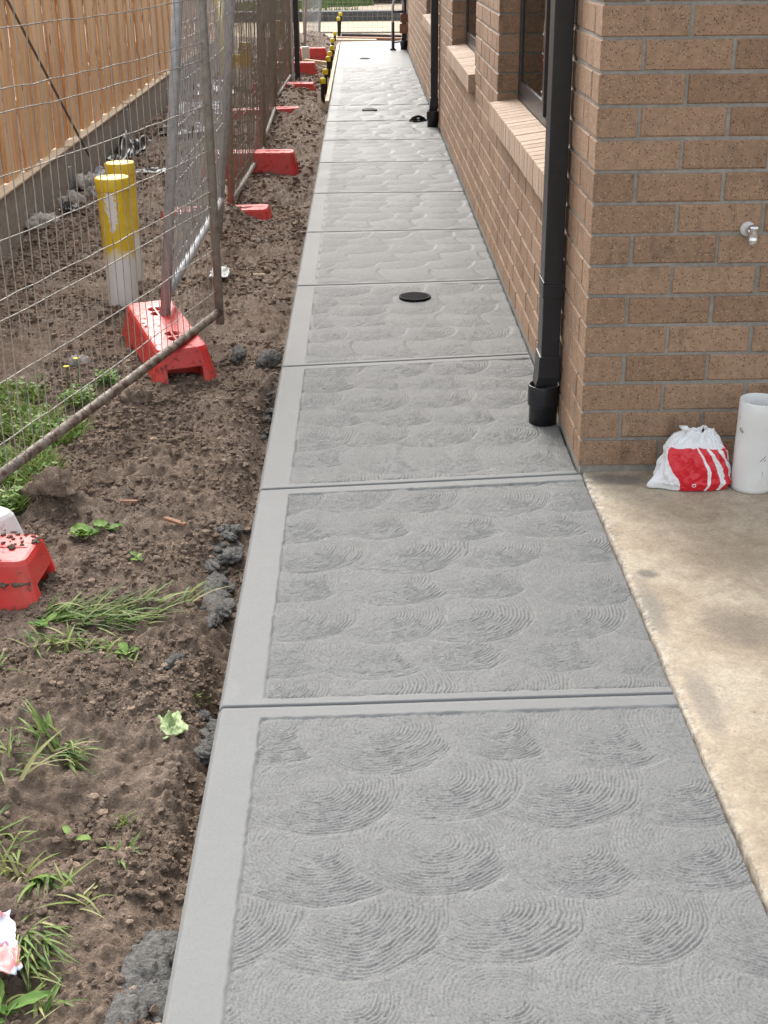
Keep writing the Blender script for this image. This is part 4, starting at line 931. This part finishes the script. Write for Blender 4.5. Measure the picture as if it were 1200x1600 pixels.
def leaves(name, label, items, cat='weed', group=None):
    """items: (x, y, length, width, heading, elevation)"""
    e = tag(empty(name, (items[0][0], items[0][1], gz(items[0][0], items[0][1]))), label, cat, group); ox, oy, oz = e.location
    for (x, y, L, W_, th, el) in items:
        z = gz(x, y, .006); V = []; nn = 8; mm = 6; val = R.uniform(.1, .9)
        for i in range(nn+1):
            t = i/nn; ww = W_*math.sin(math.pi*min(1, t*.93+.05))**.7*(1+.10*math.sin(t*21)); e2 = el-.9*t; px = x+math.cos(th)*L*t*math.cos(el*.7); py = y+math.sin(th)*L*t*math.cos(el*.7); pz = z+math.sin(el)*L*t*(1-.45*t)
            for j in range(mm+1):
                s_ = j/mm*2-1; V.append((px-math.sin(th)*ww*s_*.5-ox, py+math.cos(th)*ww*s_*.5-oy, pz+.16*W_*abs(s_)+.05*W_*math.sin(t*16+s_*5)-oz))
        me = npmesh('leaf', np.array(V), gridfaces(mm+1, nn+1), LEAF, True, {'rnd': np.full(len(V), val)}); link('leaf', me, e)
R2 = random.Random(5)
leaves('broadleaf_weed', 'broad-leaved green weed on the soil above the flattened grass', [(-1.435+R2.uniform(-.02,.03), -.27+R2.uniform(-.02,.02), R2.uniform(.04,.065), R2.uniform(.035,.05), R2.uniform(0,6.28), R2.uniform(.25,.8)) for _ in range(11)])
leaves('broadleaf_weed', 'smaller green weed just right of the broad-leaved one', [(-1.37+R2.uniform(-.015,.03), -.225+R2.uniform(-.015,.015), R2.uniform(.03,.05), R2.uniform(.022,.034), R2.uniform(0,6.28), R2.uniform(.2,.7)) for _ in range(7)])
leaves('broadleaf_weed', 'green leafy sprig at the foot of the cut-off red foot', [(-1.43+R2.uniform(-.02,.02), -.80+R2.uniform(-.02,.02), R2.uniform(.03,.045), R2.uniform(.016,.022), R2.uniform(0,6.28), R2.uniform(.4,1.1)) for _ in range(7)])
leaves('broadleaf_weed', 'two-leaved sprig in the thin ragged grass strip', [(-1.195+R2.uniform(-.02,.02), -.93+R2.uniform(-.01,.01), R2.uniform(.025,.04), R2.uniform(.018,.024), R2.uniform(0,6.28), R2.uniform(.3,.8)) for _ in range(4)])
leaves('broadleaf_weed', 'bright leafy weed at the lower left corner under the packet', [(-1.225+R2.uniform(-.02,.02), -2.05+R2.uniform(-.02,.02), R2.uniform(.06,.09), R2.uniform(.02,.03), R2.uniform(0,6.28), R2.uniform(.4,1.1)) for _ in range(8)])
leaves('broadleaf_weed', 'single green leaf on the soil above the dark folded blades', [(-1.20, -1.57, .04, .02, -.5, .5), (-1.21, -1.57, .03, .015, 2.2, .4)])
leaves('broadleaf_weed', 'tiny pale green seedling above the flattened grass', [(-1.245+R2.uniform(-.01,.01), -.44+R2.uniform(-.01,.01), .025, .016, R2.uniform(0,6.28), .5) for _ in range(4)])
# weed patch behind the nearest panel
def weedpatch():
    specs = []; rr = random.Random(9)
    for (cx, cyy, sp, n, l0, l1) in ((-1.78, .28, .16, 800, .04, .15), (-1.70, .62, .10, 420, .04, .12), (-1.86, .75, .14, 600, .04, .14), (-1.68, .98, .06, 160, .03, .09), (-1.95, 1.05, .12, 300, .04, .10), (-1.71, -.02, .06, 160, .05, .13), (-1.98, .35, .14, 500, .05, .15), (-1.60, 1.15, .04, 60, .02, .06)):
        specs.append(dict(cx=cx, cy_=cyy, n=int(n*1.5), spread=sp*1.08, L0=l0*.8, L1=l1*.72, lay=.45, w_=.0034, col=(.2, .8), rs=rr))
    o = tuft('weed_patch', specs, 'thick patch of green weeds and grass behind the nearest panel', 'weeds', GRASS, None, 'stuff')
    V, F, A_ = [], [], []
    for i in range(900):
        k = rr.choice(specs); r_, a = k['spread']*math.sqrt(rr.random()), rr.uniform(0, 6.283); x, y = k['cx']+r_*math.cos(a), k['cy_']+r_*math.sin(a); z = float(soil_base(np.array([x]), np.array([y]))[0])+rr.uniform(.005, .065)
        th, L, W_ = rr.uniform(0, 6.28), rr.uniform(.012, .032), rr.uniform(.008, .019); el = rr.uniform(-.2, .7); d = Vector((math.cos(th)*math.cos(el), math.sin(th)*math.cos(el), math.sin(el)))*L; sd = Vector((-math.sin(th), math.cos(th), rr.uniform(-.4,.4)))*W_*.5; p = Vector((x, y, z)); o2 = len(V)
        V += [p[:], (p+d*.35+sd)[:], (p+d*.8+sd*.8)[:], (p+d)[:], (p+d*.8-sd*.8)[:], (p+d*.35-sd)[:], (p+d*.5-Vector((0,0,L*.1)))[:]]; A_ += [rr.random()]*7
        F += [(o2, o2+6, o2+1), (o2+1, o2+6, o2+2), (o2+2, o2+6, o2+3), (o2+3, o2+6, o2+4), (o2+4, o2+6, o2+5), (o2+5, o2+6, o2)]
    o = link('weed_leaves', npmesh('weed_leaves', np.array(V), np.array(F), LEAF, True, {'rnd': np.array(A_)})); stuff(o); o['label'] = 'small leaves of the green weed patch behind the nearest panel'; o['category'] = 'weeds'
weedpatch()
YFL = m_simple('yellow_petal', (.75,.60,.02), (.85,.72,.05), .6, 10)
for i, (x, y) in enumerate(((-1.745, 1.12), (-1.715, 1.17))):
    e = tag(empty('yellow_flower', (x, y, gz(x, y, .0))), ('small yellow flower at the far edge of the weed patch, left one', 'small yellow flower at the far edge of the weed patch, right one')[i], 'flower', 'yellow weed flowers')
    a = MB(); a.tube([(0,0,0), (.003,0,.05), (0,.002,.09)], .0015, 5); a.build('stem', LEAF, e)
    for k in range(6): a = MB(); T = Matrix.Translation((0,.002,.09)) @ Matrix.Rotation(k*1.047, 4, 'Z') @ Matrix.Rotation(-.35, 4, 'Y'); a.box(.0, .012, -.004, .004, 0, .001, T); a.build('petal', YFL, e)

# ------------------------------------------------------------------ street beyond the path
def sheet(name, x0, x1, y0, y1, z, mat, n=(40, 20), amp=.02, fr=.8):
    X, Y = np.meshgrid(np.linspace(x0, x1, n[0]), np.linspace(y0, y1, n[1])); Z = z+amp*fbm(X*fr, Y*fr, 4, 4)*2; return structure(link(name, npmesh(name, np.stack([X, Y, Z], -1).reshape(-1, 3), gridfaces(*n), mat)))
sheet('sandy_road', -40, 40, 19.3, 25.6, -.17, SAND, (160, 60), .03, 1.2)
sheet('soil_apron', -6, 3, 17.3, 19.9, -.11, SOIL, (120, 50), .07, 2.2)
kb = MB(); kb.box(-40, 40, 25.5, 25.95, -.3, .02); o = structure(kb.build('kerb', KERBM, None, bevel=.02))
gt_ = MB(); gt_.box(-40, 40, 25.96, 26.35, -.3, -.02); structure(gt_.build('gutter_strip', m_simple('gutter_concrete', (.38,.37,.34), (.5,.49,.46), .9), None))
sheet('verge', -40, 40, 26.3, 31.5, -.06, m_simple('verge_soil', (.20,.15,.10), (.34,.27,.19), .95, 2, .5, .02), (160, 40), .10, .9)
sheet('far_yard', -60, 60, 31.4, 80, -.05, m_simple('far_yard', (.10,.075,.06), (.22,.17,.13), .95, 1, .5, .05), (60, 40), .3, .3)
def vergegrass():
    rr = random.Random(4); V, F, A_ = [], [], []
    for i in range(9000):
        x = rr.uniform(-5.5, 1.2); y = rr.uniform(26.5, 31); 
        if vnoise(np.array([x*1.1]), np.array([y*.8]), 22)[0] < .42+.25*(x > -.7): continue
        h = rr.uniform(.05, .18); a = rr.uniform(0, 6.28); wv = .02; o = len(V); tip = (x+rr.uniform(-.05,.05), y+rr.uniform(-.05,.05), -.04+h)
        V += [(x-wv*math.cos(a), y-wv*math.sin(a), -.08), (x+wv*math.cos(a), y+wv*math.sin(a), -.08), tip]; F.append((o, o+1, o+2)); A_ += [rr.uniform(.1, .75)]*3
    o = stuff(link('verge_grass', npmesh('verge_grass', np.array(V), np.array(F), m_grass('verge_blades', ((.05,.085,.025), (.09,.135,.04), (.16,.17,.07))), False, {'rnd': np.array(A_)}))); o['label'] = 'green grass on the verge across the sandy street'; o['category'] = 'grass'
vergegrass()
ORANGE = m_simple('orange_barrier', (.55,.10,.03), (.68,.18,.06), .6, 8)
def rubble_heap(name, x, y, z, s_, mat, label, cat, seed): lump(name, (x, y, z), s_, mat, label, cat, rough=.5, seed=seed)
DARKT = m_simple('dark_timber', (.035,.028,.024), (.09,.07,.055), .9, 20)
for i, (x, y, L, rz, mat, lab) in enumerate(((-.35, 18.4, 1.3, .06, REDWOOD, 'reddish plank on the ground just past the end of the path'), (-.15, 19.0, 1.6, -.03, DARKT, 'dark plank lying behind the reddish one at the path end'), (-.75, 18.1, .7, .15, PALEWOOD, 'pale board lying at the path end beside the pickets'), (-1.75, 17.2, .5, .9, PALEWOOD, 'short pale offcut under the leaning grey panel'))):
    b = MB(); b.box(-L/2, L/2, -.06, .06, -.02, .02); o = b.build('plank', mat, None, bevel=.004); o.location = (x, y, -.03); o.rotation_euler = (.05, .03, rz); tag(o, lab, 'plank')
b = MB(); b.box(-1.6, 1.6, -.1, .1, -.05, .10); o = b.build('timber_stack', DARKT, None, bevel=.01); o.location = (-.4, 31.2, .02); tag(o, 'dark timber stack across the street behind the verge', 'timber')
b = MB(); b.box(-1.2, 1.2, -.08, .08, 0, .14); o = b.build('orange_barrier', ORANGE, None, bevel=.015); o.location = (-.35, 32.0, .10); o.rotation_euler = (0, .03, 0); tag(o, 'orange barrier lying across the street at the top edge', 'barrier')
b = MB(); b.tube([(-3.6, 30.0, .03), (-1.55, 29.6, .12)], .06, 10); o = b.build('pale_pipe', WHITEP, None, True); tag(o, 'pale pipe lying on the grass across the street', 'pipe')
